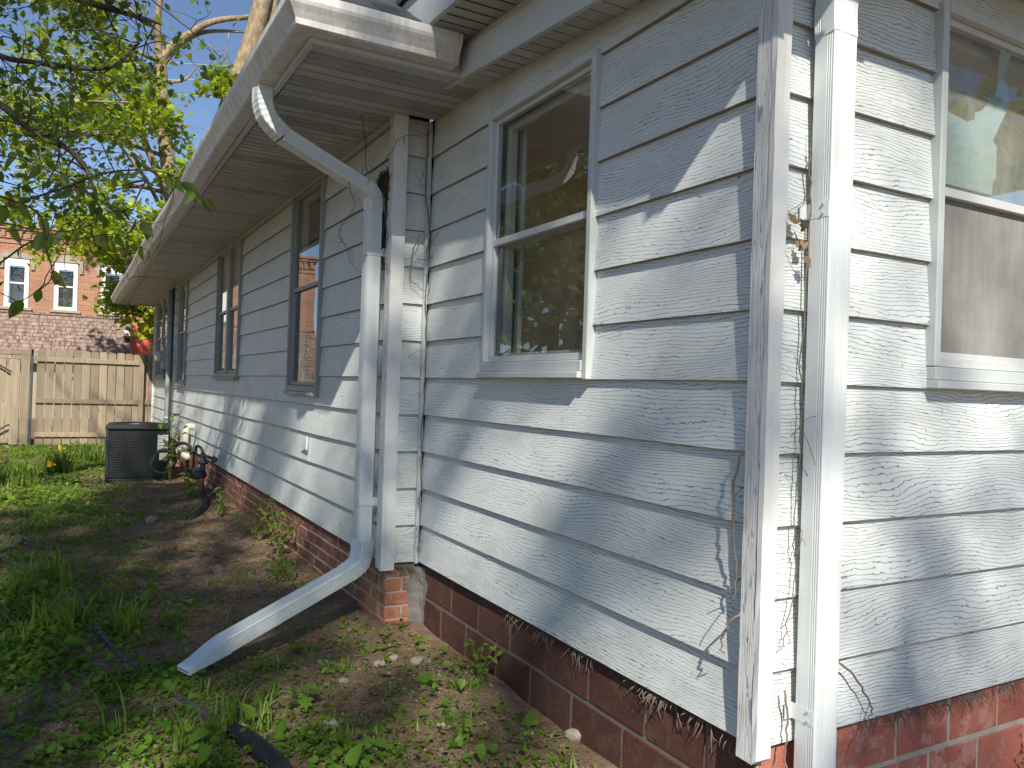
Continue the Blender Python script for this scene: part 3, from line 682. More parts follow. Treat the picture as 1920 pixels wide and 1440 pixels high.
def strap(z):
    b = MB(); b.box((cx - .042, cy - .0535, z - .022), (cx + .060, cy - .0505, z + .022)); b.box((cx - .0425, cy - .0505, z - .022), (cx - .0400, cy + .03, z + .022)); s_ = b.build('strap', 'alu', ds)
    for dz in (-.010, .011):
        q = MB(); q.tube([(cx + .05, cy - .0535, z + dz), (cx + .05, cy - .0565, z + dz)], .004, 8); q.build('screw', 'screw', ds)
strap(1.70); strap(.33)
# downspout on the right wall
ds2 = link('downspout', None, None, house); dx, dy = .175, -.049
dpart('pipe', [(Vector((dx, dy, -.34)), X, Y, 1, 1), (Vector((dx, dy, 2.02)), X, Y, 1, 1)], .093, .073, ds2)
pp = smooth_path([Vector((dx, dy, 1.99)), Vector((dx, dy, 2.10)), Vector((dx - .004, dy - .05, 2.20)), Vector((dx - .01, dy - .30, 2.36)), Vector((dx - .01, dy - .37, 2.45))], 4)
segs = path_frames(pp, X); dpart('elbow', [(s[0], s[2], s[1], 1.04, 1.04) for s in segs], .093, .073, ds2)
for z in (.09, 1.50):
    b = MB(); b.box((dx - .0475, dy - .03, z - .022), (dx - .0455, .03, z + .022)); b.box((dx - .075, -.006, z - .022), (dx - .0476, -.003, z + .022)); b.build('strap', 'alu', ds2)
    for dz in (-.013, .013):
        q = MB(); q.tube([(dx - .0475, dy - .012, z + dz), (dx - .052, dy - .012, z + dz)], .0042, 8); q.build('screw', 'screw', ds2)

# ------------------------------------------------------------------ foundation
fnd = link('foundation', None, None, house)
rb = random.Random(11)
_bl = {}
def block(name, lo, hi, mat, parent, bev=.004):
    k = (tuple(round(hi[i] - lo[i], 3) for i in range(3)), mat)
    if k not in _bl:
        me = boxmesh(*[hi[i] - lo[i] for i in range(3)], bev).copy(); me.materials.clear(); me.materials.append(M[mat]); _bl[k] = me
    return link(name, _bl[k], None, parent, [(hi[i] + lo[i]) / 2 + rb.uniform(-.002, .002) for i in range(3)])
# mortar cores, recessed
b = MB(); b.box((.0305, .0325, -.62), (.12, L1 + .1, -.012)); b.build('mortar_core', 'mortard', fnd); b = MB(); b.box((.033, .0305, -.62), (3.2, .12, -.012)); b.build('mortar_core', 'mortar', fnd)
# near left wall: two courses of long blocks; z joints at -.185
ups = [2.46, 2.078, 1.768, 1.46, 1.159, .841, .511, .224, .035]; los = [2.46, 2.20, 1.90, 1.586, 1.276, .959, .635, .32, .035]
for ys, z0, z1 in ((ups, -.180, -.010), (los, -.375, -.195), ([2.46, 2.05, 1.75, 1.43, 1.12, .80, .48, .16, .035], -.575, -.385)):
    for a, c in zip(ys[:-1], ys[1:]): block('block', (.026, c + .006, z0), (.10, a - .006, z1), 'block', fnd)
# right wall blocks
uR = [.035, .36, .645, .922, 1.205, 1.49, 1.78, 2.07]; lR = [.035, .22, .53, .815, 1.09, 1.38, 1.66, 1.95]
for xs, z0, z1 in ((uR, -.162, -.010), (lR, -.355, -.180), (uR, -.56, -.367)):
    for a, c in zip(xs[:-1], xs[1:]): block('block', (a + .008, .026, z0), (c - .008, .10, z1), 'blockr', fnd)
# brick pier under the return wall and the long wall
b = MB(); b.box((-J + .027, L1 + .021, -.62), (-.002, L1 + .11, -.012)); P = [FW.w(-.05, .026, 0), FW.w(-13, .026, 0), FW.w(-13, .12, 0), FW.w(-.05, .12, 0)]
b.hexa([(p[0], p[1], -.6) for p in P], [(p[0], p[1], -.012) for p in P]); b.build('mortar_core', 'mortar', fnd)
zc = -.014; r = 0
while zc > -.5:
    z1 = zc; z0 = zc - .066
    xs = [-J + .021, -.075, -.012] if r % 2 else [-J + .021, -.012]
    for a, c in zip(xs[:-1], xs[1:]): block('brick', (a, L1 + .016, z0), (c - .010, L1 + .10, z1), 'brick', fnd, .005)
    zc -= .076; r += 1
# running bond along the long wall: individual bricks for the nearer run, in the wall frame
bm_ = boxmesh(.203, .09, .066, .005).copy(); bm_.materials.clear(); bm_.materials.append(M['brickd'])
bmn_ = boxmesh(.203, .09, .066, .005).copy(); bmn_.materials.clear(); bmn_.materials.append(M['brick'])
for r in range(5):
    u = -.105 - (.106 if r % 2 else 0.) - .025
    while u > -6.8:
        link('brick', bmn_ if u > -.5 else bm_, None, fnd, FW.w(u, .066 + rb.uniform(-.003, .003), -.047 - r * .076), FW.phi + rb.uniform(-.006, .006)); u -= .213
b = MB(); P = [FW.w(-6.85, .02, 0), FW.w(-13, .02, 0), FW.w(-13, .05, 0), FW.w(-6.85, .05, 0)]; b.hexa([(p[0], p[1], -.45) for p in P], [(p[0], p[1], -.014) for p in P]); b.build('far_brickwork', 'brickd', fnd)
# smeared cement in the inner corner
rc = random.Random(9); V = []; F = []; n = 14
for i in range(n):
    z = -.03 - .36 * i / (n - 1); w = .022 + .028 * rc.random() + .03 * math.exp(-((i - 4) / 2.) ** 2); dpt = .010 * rc.random()
    V += [(-.010 - w * .8, L1 + .0155, z), (-.006 - w * .3, L1 + .004 - dpt, z), (.012 - dpt, L1 - .012 - dpt, z), (.020, L1 - .02 - w * .4, z), (.0255, L1 - .025 - w, z), (.04, L1 + .04, z)]
for i in range(n - 1):
    for k in range(6): F.append((i * 6 + k, i * 6 + (k + 1) % 6, i * 6 + 6 + (k + 1) % 6, i * 6 + 6 + k))
F += [tuple(range(6)), tuple((n - 1) * 6 + k for k in range(5, -1, -1))]
MB().add(V, F).build('cement_patch', 'cement', fnd)

# ------------------------------------------------------------------ ground
npr = np.random.default_rng(4)
def vnoise(x, y, s, seed):
    r = np.random.default_rng(seed); g = r.random((64, 64)); x = np.asarray(x) * s + 32.3; y = np.asarray(y) * s + 31.7
    xi = np.floor(x).astype(int); yi = np.floor(y).astype(int); fx = x - xi; fy = y - yi; fx = fx * fx * (3 - 2 * fx); fy = fy * fy * (3 - 2 * fy)
    q = lambda a, b_: g[a % 64, b_ % 64]
    return (q(xi, yi) * (1 - fx) * (1 - fy) + q(xi + 1, yi) * fx * (1 - fy) + q(xi, yi + 1) * (1 - fx) * fy + q(xi + 1, yi + 1) * fx * fy)
def gz(x, y):
    x = np.asarray(x, float); y = np.asarray(y, float)
    near = np.exp(-((x + .1) / .5) ** 2)
    z = -.385 + .03 * (vnoise(x, y, .7, 1) - .5) + .035 * (vnoise(x, y, 2.1, 2) - .5) + .018 * (vnoise(x, y, 6.3, 3) - .5) + .010 * (vnoise(x, y, 15., 8) - .5)
    z = z + near * .045 * (y > -.5) + .03 * np.exp(-((x + .25) / .6) ** 2) * np.exp(-((y - 5) / 2.5) ** 2)
    return z
xs = np.concatenate([[-400, -150, -60, -30, -18, -12, -9], np.arange(-7, 2.6, .07), [3, 4, 6, 10, 20, 40, 150, 400]])
ys = np.concatenate([[-400, -150, -60, -30, -15, -9, -6, -4], np.arange(-2.5, 8, .06), np.arange(8, 17, .18), [18, 20, 24, 30, 40, 60, 150, 400]])
XX, YY = np.meshgrid(xs, ys, indexing='ij'); ZZ = gz(XX, YY); V = np.stack([XX, YY, ZZ], -1).reshape(-1, 3); nx_, ny_ = len(xs), len(ys)
I = np.arange(nx_ * ny_).reshape(nx_, ny_); a = I[:-1, :-1].ravel(); b2 = I[1:, :-1].ravel(); c2 = I[1:, 1:].ravel(); d2 = I[:-1, 1:].ravel()
link('ground', tri_mesh('ground', V, np.concatenate([np.stack([a, b2, c2], 1), np.stack([a, c2, d2], 1)]), smooth=True), 'soil', kind='structure')

# ------------------------------------------------------------------ foliage kit
def rotmats(n, r, tilt=1., up=None):
    """random rotations: yaw free, pitch/roll limited by tilt"""
    yaw = r.uniform(0, 2 * np.pi, n); pt = r.normal(0, tilt, n); rl = r.normal(0, tilt, n)
    cy_, sy_ = np.cos(yaw), np.sin(yaw); cp, sp_ = np.cos(pt), np.sin(pt); cr, sr = np.cos(rl), np.sin(rl)
    Rz = np.zeros((n, 3, 3)); Rz[:, 0, 0] = cy_; Rz[:, 0, 1] = -sy_; Rz[:, 1, 0] = sy_; Rz[:, 1, 1] = cy_; Rz[:, 2, 2] = 1
    Rx = np.zeros((n, 3, 3)); Rx[:, 0, 0] = 1; Rx[:, 1, 1] = cp; Rx[:, 1, 2] = -sp_; Rx[:, 2, 1] = sp_; Rx[:, 2, 2] = cp
    Ry = np.zeros((n, 3, 3)); Ry[:, 1, 1] = 1; Ry[:, 0, 0] = cr; Ry[:, 0, 2] = sr; Ry[:, 2, 0] = -sr; Ry[:, 2, 2] = cr
    return Rz @ Rx @ Ry
def scatter(tpl, pos, rot, scale, tint):
    TV, TT = tpl; TV = np.asarray(TV, float); TT = np.asarray(TT, int); n = len(pos); k = len(TV)
    V = np.einsum('nij,kj->nki', rot, TV) * np.asarray(scale).reshape(-1, 1, 1) + np.asarray(pos)[:, None, :]
    T = TT[None] + (np.arange(n) * k)[:, None, None]
    return V.reshape(-1, 3), T.reshape(-1, 3), np.repeat(tint, k)
def outline_leaf(out, cup=.12, droop=.15):
    """symmetric leaf from half-outline points (x half width, y along), folded on its midrib"""
    V = [(0, 0, 0)]; 
    for (w, y_) in out: V += [(-w, y_, cup * w - droop * y_ * y_), (w, y_, cup * w - droop * y_ * y_), (0, y_, -droop * y_ * y_)]
    n = len(out); V.append((0, 1, -droop)); T = []
    T += [(0, 3, 1), (0, 2, 3)]
    for i in range(n - 1):
        a = 1 + i * 3; b_ = a + 3; T += [(a, a + 2, b_ + 2), (a, b_ + 2, b_), (a + 2, a + 1, b_ + 1), (a + 2, b_ + 1, b_ + 2)]
    a = 1 + (n - 1) * 3; e = len(V) - 1; T += [(a, a + 2, e), (a + 2, a + 1, e)]
    return V, T
LEAF_OVAL = outline_leaf([(.20, .18), (.30, .42), (.20, .74)], .35, .2)
LEAF_HEART = outline_leaf([(.30, .02), (.42, .26), (.30, .62)], .3, .25)
LEAF_SMALL = ([(0, 0, 0), (-.3, .45, .1), (.3, .45, .1), (0, 1, -.08), (0, .45, 0)], [(0, 4, 1), (0, 2, 4), (1, 4, 3), (4, 2, 3)])
LEAF_DIAMOND = ([(0, 0, 0), (-.36, .45, .12), (.36, .45, .12), (0, 1, -.05)], [(0, 3, 1), (0, 2, 3)])
def star():
    V = [(0, .25, 0)]; pts = [(0, 0), (-.28, .10), (-.50, .30), (-.27, .42), (-.38, .72), (-.14, .68), (0, 1.), (.14, .68), (.38, .72), (.27, .42), (.50, .30), (.28, .10)]
    V += [(x, y_, .10 * abs(x) - .12 * y_ * y_) for x, y_ in pts]; n = len(pts)
    return V, [(0, 1 + (i + 1) % n, 1 + i) for i in range(n)]
LEAF_MAPLE = star()
class Tree:
    def __init__(s, seed): s.r = np.random.default_rng(seed); s.V = []; s.F = []; s.spots = []
    def limb(s, pts, r0, r1, sides=7):
        pts = [Vector(p) for p in pts]; n = len(pts); V, F = tube_arrays(pts, [r0 + (r1 - r0) * i / (n - 1) for i in range(n)], sides); k = len(s.V)
        s.V += V; s.F += [tuple(i + k for i in f) for f in F]
    def grow(s, p, d, L, r, depth, up=.05, spread=.75, kids=3, shrink=.66, wob=.16, minr=.004, leaf_from=1):
        p = np.array(p, float); d = np.array(d, float); d /= np.linalg.norm(d); pts = [p.copy()]; n = 4
        for i in range(n):
            d = d + s.r.normal(0, wob, 3) + np.array([0, 0, up]); d /= np.linalg.norm(d); p = p + d * L / n; pts.append(p.copy())
        s.limb(pts, r, max(minr * .6, r * .55), 6 if r > .03 else 4)
        if depth <= leaf_from: s.spots += pts[1:]
        if depth == 0: return
        for k in range(kids):
            t = int(s.r.integers(1, n + 1)) if k else n; a = pts[t]
            dd = d + s.r.normal(0, spread, 3); s.grow(a, dd, L * shrink * s.r.uniform(.75, 1.2), max(minr, r * .52), depth - 1, up, spread, kids, shrink, wob, minr, leaf_from)
    def bark(s, name, mat, parent): return link(name, mesh(name, s.V, s.F, True), mat, parent)
    def crown(s, name, mat, parent, tpl, per, rad, size, tilt=.6, flat=.6, droop=0.):
        P = np.array(s.spots); n = len(P) * per; pos = np.repeat(P, per, 0) + s.r.normal(0, 1, (n, 3)) * np.array([rad, rad, rad * flat]) - np.array([0, 0, droop])
        sc = size * s.r.uniform(.6, 1.25, n); V, T, t = scatter(tpl, pos, rotmats(n, s.r, tilt), sc, s.r.random(n)); return link(name, tri_mesh(name, V, T, t), mat, parent)

# ------------------------------------------------------------------ fence and gate along the back
FYN = 15.62
fence = thing('wooden_fence', 'weathered wooden privacy fence of dog-eared boards behind the condenser', 'fence', (0, 0, 0))
rf = random.Random(21)
def dogear(w, h, t, seed):
    r = random.Random(seed); c = .022; j = r.uniform(-.004, .004)
    return MB().prism([(0, 0), (w, 0), (w + j, h - c), (w - c + j, h), (c + j, h), (j, h - c)], 0, t, axis=1).mesh('board')
fm = [dogear(.136, 1.82, .016, i) for i in range(5)]
for m_ in fm: m_.materials.append(M['fence'])
x = -2.395; i = 0
while x < .9:
    link('board', fm[rf.randrange(5)], None, fence, (x, FYN + .04 + rf.uniform(0, .003), -.40 + rf.uniform(-.012, .012) - .004 * (i % 2)), (rf.uniform(-.004, .004), rf.uniform(-.003, .003), 0)); x += .149 + rf.uniform(-.002, .002); i += 1
for z in (1.20, .42, -.22): box('rail', (-2.40, FYN - .002, z), (.9, FYN + .036, z + .088), 'fence', fence, .004)
for px in (-.66,): box('post', (px, FYN - .092, -.5), (px + .09, FYN - .004, 1.40), 'fence', fence, .006)
gate = thing('wooden_gate', 'wooden board gate with metal hinge straps at the left end of the fence', 'gate', (0, 0, 0))
x = -4.6; i = 0
while x < -2.80:
    link('board', fm[rf.randrange(5)], None, gate, (x, FYN + .05, -.62 + rf.uniform(-.01, .01)), (0, rf.uniform(-.004, .004), 0)); x += .144; i += 1
box('top_beam', (-4.6, FYN - .02, 1.31), (-2.46, FYN + .04, 1.42), 'fence', gate, .004)
box('upright', (-2.80, FYN - .035, -.36), (-2.655, FYN + .03, 1.20), 'fence', gate, .004); box('post', (-2.640, FYN - .05, -.5), (-2.500, FYN + .05, 1.31), 'fence', gate, .005)
box('bottom_rail', (-4.6, FYN - .01, -.33), (-2.81, FYN + .045, -.24), 'fence', gate, .004)
b = MB(); b.tube([(-3.25, FYN - .03, 1.28), (-2.80, FYN - .05, .99)], .017, 6); b.build('hinge_strap', 'iron', gate)
b = MB(); b.tube([(-3.20, FYN - .03, -.25), (-2.80, FYN - .05, .02)], .017, 6); b.build('hinge_strap', 'iron', gate)
box('gate_stop', (-2.492, FYN - .02, -.45), (-2.452, FYN + .06, 1.42), 'iron', gate, .003)

# ------------------------------------------------------------------ brick building beyond
YB = 27.0
bld = thing('brick_building', 'two-storey orange brick building with white windows and a weathered shake mansard beyond the fence', 'building', (0, 0, 0))
WB = [(-8.9, -8.2), (-7.4, -6.75), (-5.2, -4.57), (-3.81, -3.17), (-2.49, -1.85), (-1.19, -.55), (.15, .79), (1.5, 2.14)]; zb0, zb1 = 3.0, 4.5
b = MB(); u = -6.9; W_ = [w for w in WB if w[0] > -6.4]
def wseg(a, c, z0, z1): b.box((a, YB, z0), (c, YB + .35, z1))
for (a, c) in W_:
    wseg(u, a, -.4, 5.32); wseg(a, c, -.4, zb0); wseg(a, c, zb1, 5.32); u = c
wseg(u, 6.5, -.4, 5.32); b.box((-6.9, YB + .35, -.4), (-6.55, YB + 9, 5.32)); b.build('wall', 'farbrick', bld)
for k, (z0, z1, o) in enumerate(((5.32, 5.38, .05), (5.38, 5.47, .10), (5.47, 5.56, .15), (5.10, 5.15, .04), (4.95, 4.99, .03))): box('cornice', (-6.9 - o, YB - o, z0), (6.5, YB + .3 - (0 if k < 3 else .31 - .001), z1), 'farbrick', bld, 0)
x = -6.8
while x < 6.4: box('corbel', (x, YB - .07, 5.15), (x + .11, YB - .001, 5.319), 'farbrick', bld, 0); x += .22
for (a, c) in W_:
    w = link('window', None, None, bld, (a, YB, zb0)); ww = c - a; hh = zb1 - zb0; fwd_ = .12
    box('frame', (0, -.03, 0), (fwd_, .12, hh), 'white', w, .004); box('frame', (ww - fwd_, -.03, 0), (ww, .12, hh), 'white', w, .004); box('frame', (fwd_, -.03, hh - .24), (ww - fwd_, .12, hh), 'white', w, .004); box('frame', (fwd_, -.03, 0), (ww - fwd_, .12, .10), 'white', w, .004)
    box('rail', (fwd_, .02, hh * .48), (ww - fwd_, .10, hh * .48 + .05), 'white', w, .003); box('pane', (fwd_, .05, .10), (ww - fwd_, .06, hh - .24), 'glass', w, 0); box('room', (fwd_, .3, .1), (ww - fwd_, .32, hh - .24), 'dark', w, 0)
    box('sill', (-.10, -.09, -.09), (ww + .10, .05, -.002), 'stone', w, .01)
    m_ = MB(); m_.prism([(-.14, -.32), (-.04, -.32), (-.04, .003), (ww + .04, .003), (ww + .04, -.32), (ww + .14, -.32), (ww + .14, .10), (ww * .72, .17), (ww * .62, .23), (ww * .38, .23), (ww * .28, .17), (-.14, .10)], -.06, -.001, axis=1); m_.build('lintel', 'stone', w, loc=(0, 0, hh))
# mansard: overlapping shake courses
nm = 13; zt, zb_ = 2.80, 1.28; sy = .9
for r in range(nm):
    z1 = zt - (zt - zb_) * r / nm; z0 = zt - (zt - zb_) * (r + 1) / nm; y1 = YB - .12 - sy * r / nm; y0 = YB - .12 - sy * (r + 1) / nm - .03
    b = MB(); b.hexa([(-6.9, y0, z0), (-.33, y0, z0), (-.33, y0 + .05, z0), (-6.9, y0 + .05, z0)], [(-6.9, y1, z1 + .02), (-.33, y1, z1 + .02), (-.33, y1 + .03, z1 + .02), (-6.9, y1 + .03, z1 + .02)]); b.build('shake_course', 'shake', bld)
box('mansard_cap', (-6.9, YB - .17, 2.80), (-.30, YB, 2.87), 'shake', bld, .01)
box('mansard_cheek', (-.33, YB - 1.0, -.4), (-.31, YB, 2.80), 'shake', bld, 0); box('wall_below', (-6.9, YB - .75, -.4), (-.34, YB - .7, 1.35), 'stone', bld, 0)
lt = link('wall_lantern', None, None, bld, (-.52, YB - .55, 2.26)); box('lantern_box', (0, -.22, 0), (.22, .1, .22), 'white', lt, .01); box('lantern_base', (.02, -.20, -.07), (.22, .1, -.002), 'dark', lt, .005); b = MB(); b.prism([(.02, .221), (.20, .221), (.13, .34), (.09, .34)], -.2, .05, axis=1); b.build('lantern_top', 'white', lt)
redb = thing('red_shed', 'bright red painted wall and door beside the shake mansard', 'shed', (0, 0, 0))
box('wall', (-.29, YB - .5, -.4), (1.6, YB - .06, 2.62), 'redpaint', redb, 0); box('door_frame', (-.02, YB - .53, -.4), (.03, YB - .505, 2.45), 'redpaint', redb, .003); box('door', (.10, YB - .525, -.4), (1.0, YB - .503, 2.30), 'redpaint', redb, .006)
# power lines high behind
for k, (z0, z1, w_) in enumerate(((15.42, 16.66, 'topmost'), (14.25, 15.96, 'middle'), (13.95, 15.08, 'lowest'))):
    sl_ = (z1 - z0) / 7.9; b = MB(); b.tube([(-40, 40, z0 - sl_ * 36), (40, 40, z1 + sl_ * 36)], .012, 5); o = b.build('power_line', 'wire'); o['label'] = 'thin overhead power line crossing the sky, %s of three' % w_; o['category'] = 'wire'; o['group'] = 'overhead power lines'

# ------------------------------------------------------------------ air conditioner and utilities by the far wall
ac = thing('air_conditioner', 'dark grey louvered outdoor air conditioner standing by the far wall', 'air conditioner', (-1.36, 9.72, -.40), R_(-4))
aw, ad, ah = .74, .74, .74
box('pad', (-.05, -.05, -.04), (aw + .05, ad + .05, .0), 'cement', ac, .01); box('base_pan', (0, 0, .001), (aw, ad, .05), 'acdark', ac, .01)
box('coil_core', (.03, .03, .05), (aw - .03, ad - .03, ah - .05), 'acdark', ac, .0)
for cx_, cy_ in ((0, 0), (aw - .04, 0), (0, ad - .04), (aw - .04, ad - .04)): box('corner_post', (cx_, cy_, .051), (cx_ + .04, cy_ + .04, ah - .06), 'acdark', ac, .008)
b = MB()
for i in range(28):
    z = .075 + i * .0212
    b.box((.041, .004, z), (aw - .041, .018, z + .010)); b.box((.004, .041, z), (.018, ad - .041, z + .010))
b.build('louvers', 'acmid', ac, kind='stuff')
for k in range(1, 4): box('louver_stay', (aw * k / 4 - .006, -.001, .06), (aw * k / 4 + .006, .012, ah - .065), 'acdark', ac, .002)
box('top_cover', (-.012, -.012, ah - .06), (aw + .012, ad + .012, ah), 'acmid', ac, .018)
b = MB()
for k in range(9): rr_ = .04 + k * .033; b.tube([(aw / 2 + rr_ * math.cos(t * .3927), ad / 2 + rr_ * math.sin(t * .3927), ah + .012) for t in range(17)], .003, 4, False)
b.build('fan_grille', 'acdark', ac)
box('service_panel', (aw - .0005, .06, .06), (aw + .012, .5, ah - .07), 'acmid', ac, .003)
lb = box('rating_label', (aw - .135, -.016, .40), (aw - .01, -.0125, .62), 'label', ac, 0)
for k in range(4): box('label_line', (aw - .13, -.0185, .43 + k * .045), (aw - .02 - .02 * (k % 2), -.0165, .437 + k * .045), 'labeltxt', ac, 0)
box('small_label', (aw - .11, -.016, .29), (aw - .01, -.0125, .385), 'label', ac, 0)

def at(u, d, z): return Vector(FW.w(u, d, z))
pv = thing('plastic_vent_pipe', 'cream plastic vent pipe with elbows low on the white wall', 'pipe')
b = MB(); b.tube(smooth_path([at(-6.95, -.03, .335), at(-6.95, -.10, .345), at(-6.92, -.14, .30), at(-6.90, -.145, .05)], 4), .042, 12); b.build('elbow_pipe', 'pvc', pv, True)
b = MB(); b.tube([at(-6.9, -.145, .07), at(-6.9, -.145, .11)], .049, 12); b.build('coupling', 'pvc', pv, True)
b = MB(); b.tube([at(-7.45, -.14, -.02), at(-6.55, -.15, -.015)], .042, 12); b.build('horizontal_pipe', 'pvc', pv, True)
b = MB(); b.tube([at(-7.0, -.145, -.016), at(-6.8, -.146, -.016)], .052, 12); b.build('tee', 'pvc', pv, True)
b = MB(); b.tube(smooth_path([at(-7.4, -.14, -.02), at(-7.6, -.15, -.03), at(-7.65, -.16, -.12), at(-7.65, -.16, -.2)], 4), .052, 10); b.build('elbow_pipe', 'pvc', pv, True)
gm = thing('gas_regulator', 'dark grey gas regulator and valve on a rusty riser by the wall', 'gas regulator')
b = MB(); b.tube([at(-5.3, -.16, -.40), at(-5.3, -.16, -.13)], .024, 8); b.build('riser', 'rust', gm, True)
b = MB(); b.tube([at(-5.3, -.16, -.13), at(-5.3, -.16, .14)], .030, 8); b.tube([at(-5.3, -.16, .02), at(-5.3, -.16, .06)], .055, 8); b.build('valve_body', 'iron', gm, True)
b = MB(); b.tube([at(-5.62, -.17, -.10), at(-5.32, -.17, -.10)], .062, 12); b.build('regulator', 'iron', gm, True)
b = MB(); b.tube([at(-5.30, -.16, .12), at(-4.72, -.13, .125)], .020, 8); b.tube([at(-4.74, -.13, .125), at(-4.70, -.13, .125)], .034, 8); b.build('outlet_pipe', 'iron', gm, True)
b = MB(); b.tube(smooth_path([at(-5.3, -.16, .14), at(-5.33, -.18, .20), at(-5.52, -.2, .20), at(-5.56, -.2, .13)], 4), .016, 8); b.build('vent_hook', 'iron', gm, True)
bx_ = thing('utility_box', 'small grey utility box fixed low on the wall behind the vent pipe', 'box')
P = at(-7.6, -.09, .0); box('cover', (P.x - .05, P.y - .13, .02), (P.x + .06, P.y + .13, .28), 'steelgrey', bx_, .01); P2 = at(-7.42, -.09, .0); box('knob', (P.x - .07, P.y - .02, .12), (P.x - .051, P.y + .02, .16), 'iron', bx_, .004)
cn = thing('electric_conduit', 'grey painted conduit running up the wall between the far windows', 'conduit')
b = MB(); b.tube([at(-9.80, -.07, -.36), at(-9.80, -.07, 2.40)], .045, 10); b.build('conduit_pipe', 'steelgrey', cn, True)
b = MB(); b.tube([at(-9.62, -.05, -.36), at(-9.62, -.05, 2.41)], .022, 8); b.build('cable', 'iron', cn, True)
for z in (.3, 1.1, 1.9): b = MB(); b.tube([at(-9.80, -.07, z), at(-9.80, -.07, z + .04)], .055, 10); b.build('clamp', 'steelgrey', cn, True)
em = thing('electric_meter', 'round electric meter in a grey enclosure on the far wall', 'electric meter')
P = at(-10.35, -.06, 1.3); box('enclosure', (P.x - .06, P.y - .14, 1.12), (P.x + .05, P.y + .14, 1.50), 'steelgrey', em, .01); b = MB(); b.tube([(P.x - .055, P.y, 1.33), (P.x - .17, P.y, 1.33)], .085, 14); b.build('meter_globe', 'storm', em, True); b = MB(); b.tube([(P.x, P.y, 1.12), (P.x, P.y, .95)], .03, 8); b.build('stub_pipe', 'iron', em, True)
gh = thing('garden_hose', 'coiled green garden hose hanging beside the air conditioner', 'hose')
P = at(-7.02, -.36, -.12); b = MB(); pts = []
for k in range(70): t = k * .36; pts.append(P + Vector((.15 * math.cos(t) * (1 + .07 * math.sin(k)) - .03, .10 * math.cos(t) + .03 * math.sin(t * .7), .15 * math.sin(t) * (1 + .06 * math.sin(k * 1.7)))))
b.tube(pts, .017, 6); b.build('coil', 'greenhose', gh, True)
b = MB(); b.tube(smooth_path([P + Vector((.1, -.1, .22)), P + Vector((.16, -.35, .27)), P + Vector((.2, -.75, .26)), P + Vector((.2, -.95, .2))], 5), .020, 7); b.build('lead', 'blackpipe', gh, True)

# ------------------------------------------------------------------ pipes on the ground
def on_ground(pts, r, lift=.6): return [Vector((x, y, float(gz(x, y)) + r * lift)) for x, y in pts]
def corrugated(name, mat, pts, r, label, cat, step=.011, amp=.10):
    P = smooth_path([Vector((x, y, 0)) for x, y in pts], 10); L = [0]
    for a, c in zip(P[:-1], P[1:]): L.append(L[-1] + (c - a).length)
    n = int(L[-1] / step); Q = []; rad = []
    for i in range(n + 1):
        t = L[-1] * i / n; j = min(len(P) - 2, max(0, int(np.searchsorted(L, t)) - 1)); f = (t - L[j]) / max(1e-6, L[j + 1] - L[j]); p = P[j] + (P[j + 1] - P[j]) * f
        Q.append(Vector((p.x, p.y, float(gz(p.x, p.y)) + r * .05 + .010 * math.sin(t * 3.1)))); rad.append(r * (1 + (amp if i % 2 else -amp * .5)))
    V, F = tube_arrays(Q, rad, 10); o = link(name, mesh(name, V, F, True), mat); o['label'] = label; o['category'] = cat; return o
corrugated('drain_pipe', 'greyhose', [(-2.6, 5.45), (-2.13, 5.10), (-1.91, 4.59), (-1.69, 4.20), (-1.60, 3.45), (-1.535, 3.01), (-1.47, 2.76), (-1.33, 2.30), (-1.24, 2.0), (-1.15, 1.70)], .018, 'long grey flexible drain pipe winding through the weeds', 'pipe', .016, .05)
corrugated('drain_pipe', 'blackpipe', [(-1.115, 1.56), (-1.06, 1.40), (-1.02, 1.22), (-.98, .95), (-.97, .6)], .036, 'black corrugated drain pipe lying beside the pale rock in front', 'pipe', .0075, .11)
corrugated('drain_pipe', 'blackpipe', [(-.72, 6.35), (-.58, 6.7), (-.50, 7.05), (-.44, 7.35)], .040, 'short black drain pipe on bare soil near the gas riser', 'pipe', .012, .08)
corrugated('drain_pipe', 'greyhose', [(-2.35, 5.2), (-2.15, 5.5), (-2.05, 5.75), (-2.08, 6.1)], .02, 'short grey pipe stub at the left edge of the yard', 'pipe', .014, .05)

# ------------------------------------------------------------------ trees
def tree_thing(name, label, loc): return thing(name, label, 'tree', loc)
def rel(pts, o): return [Vector(p) - Vector(o) for p in pts]
